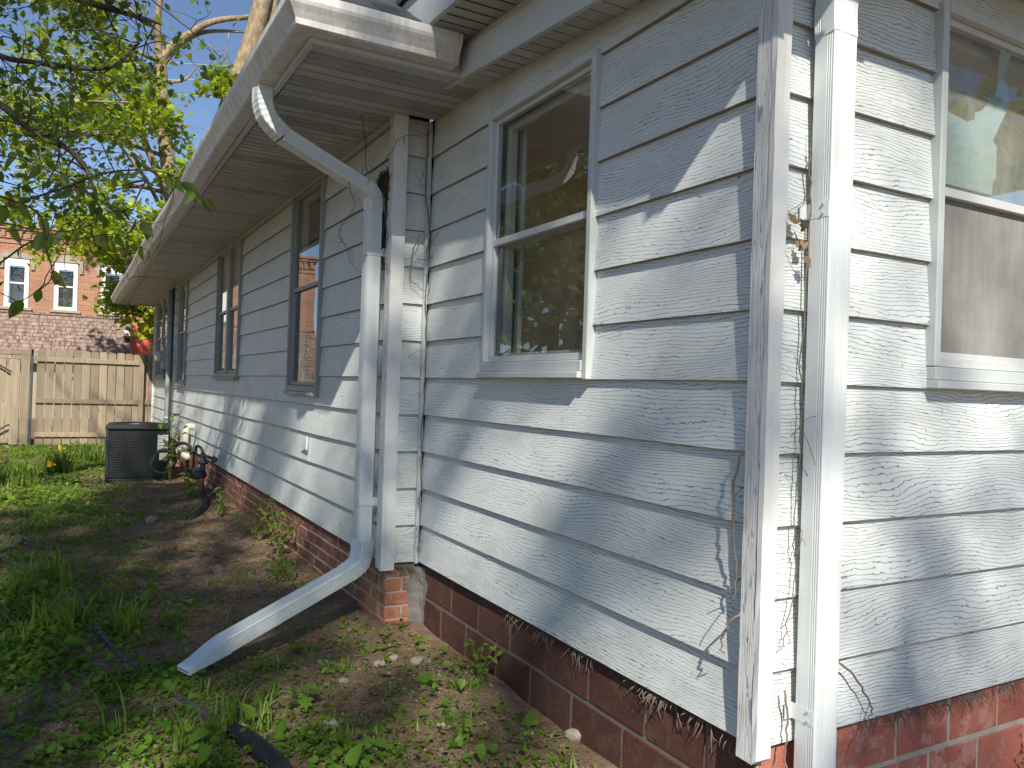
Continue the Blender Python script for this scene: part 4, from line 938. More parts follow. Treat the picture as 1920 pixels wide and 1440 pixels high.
# maple behind the far end of the house
o = (.45, 19.5, -.4); mt = tree_thing('maple_tree', 'bright green maple with bare forked upper limbs behind the far end of the house', o); t1 = Tree(31)
tr = rel([(.45, 19.5, -.5), (.42, 19.5, 1.5), (.40, 19.5, 2.94), (.28, 19.5, 4.78), (.09, 19.5, 5.95), (-.11, 19.5, 7.36), (-.17, 19.5, 8.39), (-.24, 19.5, 8.84)], o)
t1.limb(smooth_path(tr, 3), .26, .13, 10)
for pts, r0, r1 in (([(-.24, 19.5, 8.7), (.0, 19.55, 9.1), (.31, 19.5, 9.43), (.98, 19.5, 10.0), (2.01, 19.5, 10.37), (2.9, 19.5, 10.5)], .12, .05), ([(-.2, 19.5, 8.6), (.21, 19.7, 9.28), (.82, 19.7, 9.77), (1.79, 19.7, 10.01)], .10, .03), ([(-.24, 19.5, 8.8), (-.3, 19.4, 9.8), (-.1, 19.3, 11.5)], .10, .05),
                    ([(.06, 19.5, 6.5), (-.42, 19.4, 7.62), (-.83, 19.3, 7.75), (-1.8, 19.1, 8.3)], .10, .03), ([(.2, 19.5, 5.2), (-.35, 19.3, 6.3), (-.75, 19.2, 7.2), (-1.0, 19.1, 8.2)], .11, .04), ([(-.17, 19.5, 8.2), (.35, 19.4, 8.35), (.62, 19.4, 8.75)], .05, .015)):
    t1.limb(smooth_path(rel(pts, o), 4), r0, r1, 8)
for z, dx_, dy_, L in ((1.9, -.8, -.9, .8), (2.2, -.9, -.5, .9), (2.6, -.7, -.8, .9), (2.4, .4, -1., 1.0), (3.3, -1., .2, 1.0), (3.9, -1., -.6, 1.2), (4.4, -1., -.1, 1.7), (4.9, -1., -.7, 2.2), (4.2, -.8, -.9, 1.5), (5.5, -1., .3, 2.4), (5.8, -.9, -.8, 2.3), (6.4, -1., -.2, 2.5), (7.0, -1., -.6, 2.4), (7.5, -1., .2, 2.3), (8.1, -.9, -.5, 2.2), (8.7, -1., 0., 2.1), (9.5, -.8, -.2, 1.7), (3.2, .6, .7, 1.6), (5.0, .0, 1., 1.2)):
    k = np.interp(z, [-.5, 2.94, 5.95, 8.84], [.45, .40, .09, -.24]) - o[0]
    t1.grow((k, 0, z - o[2]), (dx_, dy_, .25), L, .055, 3, .02, .62, 3, .62, .14, .006, 1)
for p, d, L in (((1.0, 0, 10.4), (.3, -.2, .3), .7), ((.4, 0, 9.8), (.5, .1, -.2), .7), ((-.3, 0, 6.6), (.9, -.3, -.3), .6), ((-.3, 0, 7.6), (.8, -.2, .3), .55), ((.9, 0, 10.2), (.2, 0, -.6), .6)):
    t1.grow(p, d, L, .016, 2, -.05, .6, 3, .6, .2, .004, -1)           # bare twigs
t1.bark('trunk', 'bark', mt); t1.crown('crown', 'maple', mt, LEAF_MAPLE, 5, .20, .155, .55, .6)
# second trunk nearer the house
o = (1.0, 17.0, -.4); m2 = tree_thing('maple_tree', 'tall pale-barked tree with twin leaning trunks rising behind the roof', o); t2 = Tree(37)
t2.limb(smooth_path(rel([(.8, 17, -.5), (.9, 17, 3), (1.03, 17, 6.5), (1.17, 17, 7.37), (1.37, 17, 8.14), (1.58, 17, 9.04), (1.78, 17, 10.19), (1.9, 17, 11.5)], o), 3), .30, .17, 12)
t2.limb(smooth_path(rel([(1.1, 17.1, 6.6), (1.37, 17.2, 7.59), (1.61, 17.2, 8.39), (1.86, 17.2, 9.06), (2.05, 17.2, 10.36), (2.3, 17.2, 11.6)], o), 3), .17, .13, 10)
t2.limb(rel([(.9, 16.9, 6.0), (.72, 16.85, 6.55)], o), .12, .11, 8)
for p, d, L in (((2.2, 17.2, 10.4), (.6, -.2, .4), .9), ((2.3, 17.2, 11.2), (.5, -.5, .3), 1.2), ((1.85, 17, 11.), (-.4, -.4, .6), 1.1), ((1.08, 16.9, 7.2), (-.6, -.5, .2), .45), ((1.2, 16.9, 7.5), (-.7, -.3, .35), .4), ((.9, 16.9, 5.4), (-.8, -.3, .2), .55), ((.85, 16.9, 5.0), (-.9, -.1, .1), .6), ((2.0, 17.2, 9.6), (.8, -.2, .3), .6), ((2.2, 17.3, 9.9), (.9, 0, .2), 1.0)):
    t2.grow(np.array(p) - np.array(o), d, L, .03, 2, .03, .6, 3, .62, .16, .004, 1)
t2.bark('trunk', 'bark', m2); t2.crown('crown', 'maple', m2, LEAF_MAPLE, 4, .12, .13, .55, .6)
# tree left of the frame whose branches hang into the picture
o = (-4.9, 5.4, -.4); ov = tree_thing('hackberry_tree', 'dark-branched tree overhanging the yard from the left with large drooping leaves', o); t0 = Tree(43)
t0.limb(smooth_path(rel([(-4.9, 5.4, -.5), (-4.85, 5.3, 1.2), (-4.6, 5.2, 2.6), (-4.3, 5.1, 4.0), (-4.0, 5.0, 5.5), (-3.9, 5.0, 7.0)], o), 3), .24, .10, 10)
BR = {'b1': [(-4.4, 5.1, 3.4), (-3.4, 4.9, 3.75), (-2.38, 4.52, 3.62), (-2.08, 4.36, 3.47), (-1.8, 4.21, 3.27), (-1.5, 4.04, 3.17), (-1.29, 3.93, 3.11)],
      'b2': [(-4.2, 5.0, 4.2), (-3.2, 4.4, 3.7), (-2.1, 3.92, 3.35), (-1.88, 3.79, 3.23), (-1.65, 3.67, 3.13), (-1.39, 3.53, 3.09)],
      'b3': [(-4.6, 5.2, 2.5), (-3.3, 4.5, 2.75), (-2.46, 4.12, 2.55), (-2.13, 3.94, 2.42), (-1.96, 3.84, 2.27), (-1.73, 3.72, 2.14), (-1.62, 3.66, 1.92)],
      'b7': [(-4.2, 5.1, 4.4), (-3.2, 5.2, 3.6), (-2.36, 5.09, 3.13), (-1.97, 4.87, 3.03), (-1.57, 4.65, 3.01), (-1.38, 4.55, 3.2)]}
for nm, r0 in (('b1', .05), ('b2', .036), ('b3', .036), ('b7', .028)):
    P = smooth_path(rel([(x, y, z + .12) for x, y, z in BR[nm]], o), 5); t0.limb(P, r0, .010, 7); n = len(P)
    for i in range(9, n, 2):
        a = P[i]
        for k in range(2): t0.grow(a, (t0.r.normal(-.05, .5), t0.r.normal(-.05, .5), t0.r.normal(-.05, .5)), .30, .006, 2, -.04, .65, 2, .7, .16, .0018, 0 if i % 3 else 1)
for a, d, L in (((-3.2, 4.4, 3.5), (.8, .1, -.1), .75), ((-3.3, 4.5, 2.75), (.8, .2, -.05), .75), ((-3.2, 5.2, 3.3), (.9, .3, -.1), .8), ((-3.0, 4.8, 3.0), (.9, -.2, -.2), .6), ((-3.1, 5.0, 2.5), (.9, .3, .0), .65)):
    t0.grow(np.array(a) - np.array(o), d, L, .016, 4, -.02, .55, 2, .72, .15, .002, 0)
# crown above the frame, shading the far yard
for k in range(9):
    an = k * .7; z = 6.0 + (k % 5) * .5; t0.grow((.75 + .1 * k % .4, -.3, z), (math.cos(an), math.sin(an), .35), 1.5, .05, 3, .03, .65, 3, .66, .15, .006, 1)
big = []
LOW = {'b5': [(-3.6, 3.0, 1.95), (-2.6, 2.4, 1.75), (-2.06, 2.08, 1.60), (-1.8, 1.93, 1.66), (-1.6, 1.83, 1.75), (-1.42, 1.73, 1.76), (-1.34, 1.68, 1.71), (-1.27, 1.64, 1.66)],
       'b6': [(-3.7, 3.5, 1.6), (-2.6, 3.0, 1.35), (-2.13, 2.81, 1.40), (-1.88, 2.67, 1.58), (-1.67, 2.55, 1.65), (-1.55, 2.48, 1.73), (-1.43, 2.42, 1.67)],
       'tw': [(-2.0, 2.05, 1.66), (-1.84, 2.19, 1.63), (-1.81, 2.17, 1.50), (-1.78, 2.15, 1.37), (-1.85, 2.19, 1.29), (-1.92, 2.24, 1.25)],
       'b8': [(-2.6, 2.9, 1.9), (-2.2, 2.7, 1.95), (-1.95, 2.55, 1.92), (-1.72, 2.4, 1.83), (-1.6, 2.35, 1.70)],
       'b9': [(-2.4, 2.6, 1.55), (-2.0, 2.5, 1.62), (-1.75, 2.4, 1.56), (-1.55, 2.35, 1.60), (-1.40, 2.28, 1.52)]}
t0.limb(smooth_path(rel([(-4.75, 5.3, 1.8), (-4.2, 4.2, 2.05), (-3.6, 3.2, 1.9)], o), 5), .05, .016, 7)
for nm, P in LOW.items():
    Q = smooth_path(rel(P, o), 5); t0.limb(Q, .007 if nm in ('b5', 'b6') else .0045, .0014, 5)
    for i in range(4, len(Q)):
        if t0.r.random() < .62: big.append(Q[i])
        if t0.r.random() < .22: t0.grow(Q[i], (t0.r.normal(.1, .5), t0.r.normal(0, .5), t0.r.normal(-.15, .5)), .26, .0028, 1, -.06, .6, 2, .7, .22, .0012, -1)
t0.bark('trunk', 'barkd', ov)
t0.crown('crown', 'over', ov, LEAF_OVAL, 1, .05, .060, .8, .8, .02)
lv = []
for k in range(5):
    V, T, tt = scatter(LEAF_OVAL, np.zeros((1, 3)), np.eye(3)[None], [1.], np.array([[.1, .5, .75, .35, .97][k]])); me = tri_mesh('leaf', V, T, tt.ravel(), True); me.materials.append(M['over']); lv.append(me)
for p in big:
    sc = t0.r.uniform(.060, .098); ob = link('leaf', lv[int(t0.r.choice([0, 1, 2, 3, 3, 2, 0, 1, 4]))], None, ov, p, (t0.r.uniform(-2.0, -.5), t0.r.normal(0, .5), t0.r.uniform(0, 6.28))); ob.scale = (sc * t0.r.uniform(.75, 1.0), sc, sc)
# shade tree behind the photographer: its crown throws the dapple on walls and yard
o = (-7.6, -12.5, -.4); sh = tree_thing('shade_tree', 'broad leafy shade tree behind the photographer, mirrored in the window', o); t3 = Tree(57)
t3.limb(smooth_path(rel([(-7.6, -12.5, -.5), (-7.5, -12.5, 3), (-7.2, -12.5, 6.), (-6.6, -12.5, 8.4), (-5.9, -12.6, 11.5)], o), 3), .42, .18, 10)
for (sz, ex, ey, ez, kd, dp) in ((6.8, -2.9, -6.5, 7.1, 2, 1), (7.2, -1.6, -8.1, 6.9, 2, 2), (8.0, -2.0, -7.7, 7.4, 2, 2), (7.4, -3.7, -5.2, 6.9, 3, 2), (7.6, -4.3, -4.9, 7.4, 3, 2), (7.8, -4.0, -3.6, 7.1, 3, 2), (8.4, -4.4, -1.8, 7.0, 3, 2), (8.8, -4.9, -.2, 6.8, 3, 2), (9.4, -4.5, -6.6, 7.7, 2, 2), (7.4, -5.5, -4.4, 8.0, 3, 2), (7.4, -6.2, -9.5, 8.0, 3, 2), (8.2, -3.8, -1.0, 6.7, 3, 2)):
    ex, ey, ez = ex + SUN.x * 8.5, ey + SUN.y * 8.5, ez + SUN.z * 8.5
    sx = np.interp(sz, [3, 6, 8.4, 10.6], [-7.5, -7.2, -6.6, -5.9]); a = Vector((sx, -12.5, sz)) - Vector(o); c = Vector((ex, ey, ez)) - Vector(o); m_ = (a + c) / 2 + Vector((0, 0, .35)); P = smooth_path([a, m_, c], 5); t3.limb(P, .12, .04, 7)
    for i in (6, 8, 10): t3.grow(P[i], tuple((c - a).normalized() + Vector((t3.r.normal(0, .7), t3.r.normal(0, .7), t3.r.normal(0, .3)))), 1.15, .03, dp, .0, .7, kd, .68, .16, .006, 1)
t3.bark('trunk', 'barkd', sh); t3.crown('crown', 'over', sh, LEAF_OVAL, 3, .18, .20, .6, .6)

for i, (x, y, h, lab) in enumerate(((-8.6, 15.0, 7.5, 'neighbouring round tree far left of the yard, nearest the fence'), (-13.5, 17.0, 8.5, 'neighbouring tall tree far left, mirrored in the panes'), (-13.5, 6.0, 7.0, 'neighbouring spreading tree left of the photographer'), (9.5, -6.8, 7.0, 'neighbouring tree across the side yard to the right'), (14.5, -8.5, 8.0, 'neighbouring tree farthest right, behind the photographer'))):
    o = (x, y, -.4); nt = tree_thing('neighbour_tree', lab, o); t4 = Tree(80 + i); t4.limb([(0, 0, -.1), (.1, 0, 1.2), (0, .1, h * .45)], .24, .14, 8)
    for k in range(15): an = k * 2.4; z = .7 + (h - 2.) * (k / 15); t4.grow((0, 0, min(z, h * .45)), (math.cos(an), math.sin(an), .1 + 1.3 * k / 15), 1.5 + .12 * z, .07, 3, .02, .6, 3, .68, .15, .01, 1)
    t4.bark('trunk', 'barkd', nt); t4.crown('crown', 'over', nt, LEAF_DIAMOND, 2, .3, .42, .6, .7)

# ------------------------------------------------------------------ ground cover
gr_ = np.random.default_rng(77)
def wallx(y): return np.where(y > L1, -.22 - (y - L1) * math.tan(TH), -.02)
def cover(x, y):
    """0 bare soil .. 1 dense growth"""
    d = wallx(y) - x; n = vnoise(x, y, 1.1, 21) * .6 + vnoise(x, y, 3.2, 22) * .4
    edge = np.where(y > L1, np.clip(.88 - .04 * (y - 2.5), .5, .88), .50)
    c = np.clip((d - edge * (.55 + .9 * n)) / .55, 0, 1) * (.28 + .72 * (n > .47))
    return np.clip(c + .10 * (n > .58), 0, 1)
def sample(n, pow_=2.0, xr=(-4.2, .0), yr=(.3, 15.5)):
    t = gr_.random(n) ** pow_; y = yr[0] + (yr[1] - yr[0]) * t; lim = np.maximum(xr[0], -1.95 - .11 * (y + .3)); x = lim + (wallx(y) - .03 - lim) * gr_.random(n)
    return x, y
def patch(name, mat, tpl, n, size, hmax, tilt, label, cat, keep=None, pow_=2.0, grow=0.):
    x, y = sample(n, pow_); c = cover(x, y); k = gr_.random(n) < (c if keep is None else keep(c, x, y)); x = x[k]; y = y[k]; m = len(x)
    z = gz(x, y) + .004 + hmax * gr_.random(m) ** 1.8 * (.4 + .6 * vnoise(x, y, 2.3, 31)); sc = size * gr_.uniform(.55, 1.35, m) * (1 + grow * np.clip(y, 0, 12) / 12)
    V, T, t = scatter(tpl, np.stack([x, y, z], 1), rotmats(m, gr_, tilt), sc, np.clip(gr_.random(m) * .6 + .4 * vnoise(x, y, 1.7, 33), 0, 1)); o = link(name, tri_mesh(name, V, T, t), mat, kind='stuff'); o['label'] = label; o['category'] = cat; return o
patch('ground_cover', 'weed', LEAF_HEART, 56000, .030, .065, .5, 'low broad-leaved weeds carpeting the yard', 'weeds', lambda c, x, y: c * np.where(vnoise(x, y, 1.4, 51) > .45, 1, .16), 2.2, .5)
patch('clover', 'weed', LEAF_SMALL, 90000, .019, .035, .45, 'tiny round-leaved clover and creeping weeds on the soil', 'clover', lambda c, x, y: np.clip(c * .9 + .10 * (vnoise(x, y, 4., 52) > .6), 0, 1), 2.2, .8)
patch('leaf_litter', 'litter', LEAF_DIAMOND, 17000, .022, .005, .3, 'dry brown leaves and bits scattered on the ground', 'leaf litter', lambda c, x, y: np.full(len(x), .42), 1.7, .5)
patch('broad_weeds', 'weed', LEAF_HEART, 2200, .062, .11, .5, 'larger heart-shaped weed leaves standing above the ground cover', 'weeds', lambda c, x, y: c * np.where(vnoise(x, y, 1.9, 55) > .5, .9, .1), 2.2, .3)
# clods of earth on the bare strip
x, y = sample(9000, 1.9); k = gr_.random(len(x)) > cover(x, y); x = x[k]; y = y[k]; m = len(x); ICO = ([(0, 0, .8), (.8, 0, .3), (.25, .76, .3), (-.65, .47, .36), (-.65, -.47, .3), (.25, -.76, .34), (.6, .4, -.4), (-.3, .7, -.4), (-.8, 0, -.4), (-.2, -.7, -.4), (.65, -.4, -.4)], [(0, 1, 2), (0, 2, 3), (0, 3, 4), (0, 4, 5), (0, 5, 1), (1, 6, 2), (2, 6, 7), (2, 7, 3), (3, 7, 8), (3, 8, 4), (4, 8, 9), (4, 9, 5), (5, 9, 10), (5, 10, 1), (1, 10, 6)])
V, T, t = scatter(ICO, np.stack([x, y, gz(x, y) + .0005], 1), rotmats(m, gr_, .5), gr_.uniform(.003, .011, m) * gr_.uniform(.4, 1.5, m), np.zeros(m)); o = link('soil_clods', tri_mesh('soil_clods', V, T), 'soil', kind='stuff'); o['label'] = 'crumbled clods of earth on the bare strip by the wall'; o['category'] = 'soil'
# grass: curved blades in tufts
def grass(name, tufts, label, H=(.08, .22), wid=.0042, per=(9, 22), lean=.5):
    V = []; T = []; tn = []; k = 0
    for (x, y, s_) in tufts:
        z = float(gz(x, y)) - .004
        for j in range(gr_.integers(*per)):
            a = gr_.uniform(0, 6.28); h = gr_.uniform(*H) * s_; l = gr_.uniform(.15, 1.) * lean * h * 1.6; w = wid * s_ * gr_.uniform(.7, 1.3); bx, by = x + gr_.normal(0, .022 * s_), y + gr_.normal(0, .022 * s_); ca, sa = math.cos(a), math.sin(a); tt = gr_.random()
            for q, f in enumerate((0, .35, .7, 1.)):
                cxx = bx + ca * l * f * f; cyy = by + sa * l * f * f; zz = z + h * (f - .22 * f ** 3); ww = w * (1, .9, .6, .06)[q]
                V += [(cxx - sa * ww, cyy + ca * ww, zz), (cxx + sa * ww, cyy - ca * ww, zz)]; tn += [tt, tt]
            for q in range(3): i = k + q * 2; T += [(i, i + 1, i + 3), (i, i + 3, i + 2)]
            k += 8
    o = link(name, tri_mesh(name, V, T, tn), 'grass', kind='stuff'); o['label'] = label; o['category'] = 'grass'; return o
x, y = sample(5200, 1.7); c = cover(x, y); k = gr_.random(len(x)) < c * np.where(vnoise(x, y, .9, 61) > .5, .6, .06); grass('grass', list(zip(x[k], y[k], gr_.uniform(.5, 1.0, k.sum()) * (1 + y[k] * .02))), 'loose grass tufts growing through the weeds across the yard', (.035, .10), .0036)
k = [(a + gr_.normal(0, .10), b + gr_.normal(0, .12), s_ * gr_.uniform(.8, 1.25)) for a, b, s_, n in ((-1.44, 3.06, .9, 4), (-1.72, 3.1, 1.1, 7), (-1.05, 2.9, .7, 2), (-1.40, 1.72, .9, 2), (-1.05, 1.60, .9, 3), (-.62, 3.9, .8, 3), (-1.9, 4.2, 1.2, 6), (-1.9, 11., 1.6, 14), (-2.3, 9.5, 1.5, 14), (-1.5, 12.5, 1.5, 12)) for _ in range(n)]
grass('long_grass', k, 'taller bright grass clumps left of the downspout outlet', (.12, .26), .0046)
# small crumbs of gravel
x, y = sample(5000, 1.8); k = (cover(x, y) < .4); x = x[k]; y = y[k]; m = len(x)
OCT = ([(1, 0, 0), (-1, 0, 0), (0, 1, 0), (0, -1, 0), (0, 0, .7), (0, 0, -.7)], [(0, 2, 4), (2, 1, 4), (1, 3, 4), (3, 0, 4), (2, 0, 5), (1, 2, 5), (3, 1, 5), (0, 3, 5)])
V, T, t = scatter(OCT, np.stack([x, y, gz(x, y) + .001], 1), rotmats(m, gr_, .5), gr_.uniform(.002, .009, m) * gr_.uniform(.5, 1.4, m), np.zeros(m)); o = link('gravel', tri_mesh('gravel', V, T), 'rock', kind='stuff'); o['label'] = 'small stones and crumbs on the bare soil'; o['category'] = 'gravel'
# twigs lying about
b = MB()
for i in range(150):
    x, y = sample(1, 1.6); x = float(x[0]); y = float(y[0]); a = gr_.uniform(0, 6.28); L = gr_.uniform(.05, .22); z = float(gz(x, y)) + .007
    b.tube([(x, y, z), (x + L * .5 * math.cos(a) + gr_.normal(0, .01), y + L * .5 * math.sin(a), z + gr_.uniform(0, .012)), (x + L * math.cos(a), y + L * math.sin(a), z)], [.0022, .0018, .001], 4)
b.build('fallen_twigs', 'vine', None, kind='stuff', label='thin dead twigs and straw lying on the soil', category='twigs')

# stones large enough to pick out
def stone(x, y, r, label, seed, mat='rock'):
    bm = bmesh.new(); bmesh.ops.create_icosphere(bm, subdivisions=2, radius=1.); q = random.Random(seed); ax = [Vector((q.gauss(0, 1), q.gauss(0, 1), q.gauss(0, 1))).normalized() for _ in range(9)]; cut = [q.uniform(.55, .95) for _ in ax]
    for v in bm.verts:
        for a, c in zip(ax, cut):
            d = v.co.dot(a)
            if d > c: v.co -= a * (d - c)
        v.co.x *= r * q_s[0]; v.co.y *= r * q_s[1]; v.co.z *= r * q_s[2]
    me = bpy.data.meshes.new('stone'); bm.to_mesh(me); bm.free()
    o = link('stone', me, mat, None, (x, y, float(gz(x, y)) + r * .3), q.uniform(0, 6)); o['label'] = label; o['category'] = 'stone'; o['group'] = 'loose stones in the yard'
q_s = (1., .8, .65)
for i, (x, y, r, l) in enumerate(((-1.07, 1.60, .030, 'rounded tan stone touching the black corrugated drain pipe'), (-.77, 1.44, .040, 'speckled pale grey stone among the front weeds'), (-.39, 1.97, .038, 'pale angular stone on bare soil left of the foundation weed'), (-.30, 2.02, .030, 'flat grey stone beside the brick pier'), (-.21, 1.93, .040, 'dusty brown stone against the red block foundation'), (-.60, 1.83, .028, 'small whitish stone on the soil slope in front of the downspout'), (-.78, 4.24, .055, 'flat light stone alone on the shaded bare soil'), (.02, .92, .045, 'rounded grey stone next to a seedling at the block wall'), (-.40, 1.22, .022, 'little pale stone in the front soil patch'), (-1.05, 6.4, .07, 'long pale stone lying in the far weeds'))): stone(x, y, r, l, 100 + i)

# ------------------------------------------------------------------ single weeds with their own leaves
wl = {}
def wleaf(tpl, tint):
    k = (id(tpl), tint)
    if k not in wl:
        V, T, tt = scatter(tpl, np.zeros((1, 3)), np.eye(3)[None], [1.], np.array([tint])); wl[k] = tri_mesh('leaf', V, T, tt, True); wl[k].materials.append(M['weed'])
    return wl[k]
rw = random.Random(8)
def weed(name, x, y, h, stems, nl, ls, label, tpl=LEAF_OVAL, z=None, spread=.35, tint=(.3, .6, .8), lean=(0, 0)):
    z = float(gz(x, y)) if z is None else z; w = thing(name, label, 'weed', (x, y, z), 0., 'single weeds in the yard')
    for s_ in range(stems):
        a = rw.uniform(0, 6.28); sp = spread * rw.uniform(.2, 1.) * h; H = h * rw.uniform(.6, 1.05)
        P = smooth_path([Vector((0, 0, -.01)), Vector((math.cos(a) * sp * .35 + lean[0] * H * .4, math.sin(a) * sp * .35 + lean[1] * H * .4, H * .5)), Vector((math.cos(a) * sp + lean[0] * H, math.sin(a) * sp + lean[1] * H, H))], 4)
        b = MB(); b.tube(P, [.0026 - .0002 * i for i in range(len(P))], 5); b.build('stem', 'weedstem', w, True)
        for k in range(nl):
            t = .3 + .7 * (k + 1) / nl; p = P[min(len(P) - 1, int(t * (len(P) - 1)))]; sc = ls * rw.uniform(.65, 1.2)
            o = link('leaf', wleaf(tpl, rw.choice(tint)), None, w, p, (rw.uniform(-.7, .45), rw.uniform(-.4, .4), k * 2.4 + rw.uniform(-.5, .5))); o.scale = (sc, sc, sc)
M['weedstem'] = simple('weed_stem', (.16, .17, .05), .6, .3, 20.)
weed('weed', -.07, 1.56, .20, 5, 8, .040, 'leafy upright weed growing against the red block foundation', spread=.6)
weed('weed', .18, .70, .17, 5, 8, .034, 'feathery yellow-green weed with reddish stems below the near corner', spread=.8, tint=(.8, .9, .6))
weed('weed', 1.34, -.08, .24, 6, 9, .030, 'spindly weed in front of the faded red blocks at the right edge', spread=.5, z=-.33, tint=(.5, .8, .94))
weed('weed', -1.17, 3.02, .13, 2, 5, .085, 'bright broad-leaved weed just behind the downspout outlet', LEAF_HEART, spread=.6, tint=(.9, .8))
weed('weed', -.98, 2.62, .08, 3, 4, .055, 'low round-leaved weed beside the splash pipe', LEAF_HEART, spread=.9, tint=(.7, .8))
weed('weed', -.63, 1.95, .07, 4, 5, .035, 'light green rosette weed on the soil near the pier', spread=1.2, tint=(.8, .9))
weed('weed', -.36, 1.10, .06, 4, 5, .032, 'small yellow-green rosette low in front of the block wall', spread=1.3, tint=(.9, .8))
weed('weed', -.85, 1.62, .10, 3, 4, .060, 'three-lobed weed with lit top leaves near the front drain pipe', LEAF_MAPLE, spread=.9, tint=(.9,))
weed('weed', -.34, 4.35, .34, 8, 9, .055, 'dark bushy weed against the rear brick foundation', spread=.7, tint=(.05, .2, .3))
weed('weed', -.36, 4.95, .36, 8, 9, .050, 'tall dark weed next to the bushy one on the rear foundation', spread=.7, tint=(.05, .2, .35))
weed('weed', -.48, 3.65, .20, 6, 7, .045, 'small dark weed under the rear wall nearest the downspout', spread=.8, tint=(.05, .2))
weed('weed', -.48, 6.2, .28, 6, 8, .055, 'sunlit weed at the wall short of the gas riser', spread=.8, tint=(.4, .7))
weed('weed', -.55, 7.9, .36, 7, 8, .065, 'yellowish weed between the gas riser and the air conditioner', spread=.7, tint=(.8, .9))
weed('weed', -.62, 9.45, 1.05, 4, 10, .085, 'tall sapling standing between the air conditioner and the wall', spread=.35, tint=(.4, .6, .7))
weed('weed', -1.0, 14.9, .40, 7, 7, .08, 'leafy weed clump at the foot of the fence', spread=.9, tint=(.7, .9))
for i, (x, y, l) in enumerate(((-2.02, 10.2, 'yellow marker flag in the grass, nearer of two'), (-1.95, 12.9, 'yellow marker flag in the grass, the one by the fence'))):
    f = thing('marker_flag', l, 'flag', (x, y, float(gz(x, y))), 0., 'yellow marker flags'); b = MB(); b.tube([(0, 0, -.02), (0, 0, .24)], .003, 5); b.build('wire', 'iron', f)
    V = []; n = 6
    for k in range(n + 1):
        for zz in (.13, .235): V.append((k * .018, .035 * math.sin(k * 1.5 + i), zz - .012 * k * (1 if zz > .2 else -.4)))
    V += [(a, b_ + .003, c) for a, b_, c in V]; m = 2 * (n + 1); F = []
    for k in range(n): F += [(2 * k, 2 * k + 2, 2 * k + 3, 2 * k + 1), (m + 2 * k, m + 2 * k + 1, m + 2 * k + 3, m + 2 * k + 2)]
    MB().add(V, F).build('flag_sheet', 'yellow', f)

# ------------------------------------------------------------------ dry vines, roots, nest
def vine(name, pts, r, label, mat='vine', extra=0, seed=0):
    q = random.Random(seed); v = thing(name, label, 'vine', pts[0]); P = smooth_path(rel(pts, pts[0]), 6); P = [p + Vector((q.gauss(0, .003), q.gauss(0, .003), 0)) for p in P]
    b = MB(); b.tube(P, [r * (1 - .5 * i / len(P)) for i in range(len(P))], 6); b.build('stem', mat, v, True)
    for k in range(extra):
        p = P[q.randrange(len(P))]; L = q.uniform(.03, .12); d = Vector((q.gauss(0, .5), q.gauss(0, .5) - .2, q.gauss(-.2, .8))).normalized()
        b = MB(); b.tube(smooth_path([p, p + d * L * .5 + Vector((q.gauss(0, .01), -.004, q.gauss(0, .01))), p + d * L], 3), r * .35, 4); b.build('tendril', mat, v)
vine('dry_vine', [(-.026, .062, .82), (-.034, .075, .75), (-.030, .085, .62), (-.026, .075, .50), (-.022, .08, .40)], .0042, 'thick dry vine stem curling beside the near corner board', extra=4, seed=1)
vine('dry_vine', [(-.022, .05, .37), (-.05, .075, .33), (-.045, .095, .28), (-.04, .10, .24)], .0038, 'short bent twig sticking out low by the near corner board', seed=2)
vine('dry_vine', [(-.03, L1 - .035, 2.38), (-.045, L1 - .045, 2.1), (-.02, L1 - .045, 1.88), (-.012, L1 - .05, 1.70), (-.022, L1 - .05, 1.45), (-.014, L1 - .05, 1.1), (-.02, L1 - .05, .7), (-.014, L1 - .05, .3), (-.02, L1 - .05, .06)], .0048, 'long dry vine climbing the inside corner of the walls', extra=34, seed=3)
vine('dry_vine', [(-.06, L1 - .03, 1.80), (-.10, L1 - .03, 1.70), (-.11, L1 - .03, 1.56), (-.07, L1 - .035, 1.52), (-.03, L1 - .05, 1.49)], .003, 'thin pale vine looping over the return wall', seed=4)
vine('dry_vine', [(.300, -.012, .205), (.37, -.028, .15), (.435, -.03, .06), (.43, -.03, .01), (.39, -.022, -.05), (.34, -.02, -.14)], .0035, 'curved dead twig hanging over the bottom board of the right wall', extra=3, seed=5)
vine('dry_vine', [(.118, -.014, 1.68), (.122, -.022, 1.58), (.118, -.02, 1.44), (.112, -.016, 1.06), (.108, -.022, .86), (.102, -.018, .6), (.106, -.02, .5), (.08, -.018, .32), (.06, -.02, .27)], .0028, 'dry vine running down between the corner board and the right downspout', extra=18, seed=6)
vine('dry_vine', [(.075, -.026, .16), (.085, -.03, .05), (.075, -.03, -.02), (.07, -.05, -.06), (.04, -.06, -.08)], .0035, 'hooked dry vine end hanging below the near corner', seed=7)
vine('dry_vine', [(-.36, 2.57, 2.12), (-.44, 2.55, 2.05), (-.40, 2.56, 1.93), (-.47, 2.6, 1.80), (-.43, 2.62, 1.72), (-.38, 2.62, 1.62), (-.33, 2.6, 1.58)], .0022, 'wiry dark vine dangling left of the upper downspout elbow', 'nest', 16, 8)
vine('dry_vine', [(-.40, 2.5, 2.40), (-.36, 2.54, 2.28), (-.33, 2.56, 2.12), (-.25, 2.5, 2.2), (-.20, 2.44, 2.30), (-.12, 2.44, 2.33), (-.05, 2.44, 2.34)], .0022, 'thin brown vine strung across the top of the return wall', 'nest', 14, 9)
vine('dry_vine', [(-.25, 2.545, 2.02), (-.235, 2.53, 1.9), (-.23, 2.52, 1.78), (-.235, 2.53, 1.66), (-.22, 2.47, 1.58)], .0034, 'pale vine hanging out of the nest behind the downspout', seed=10)
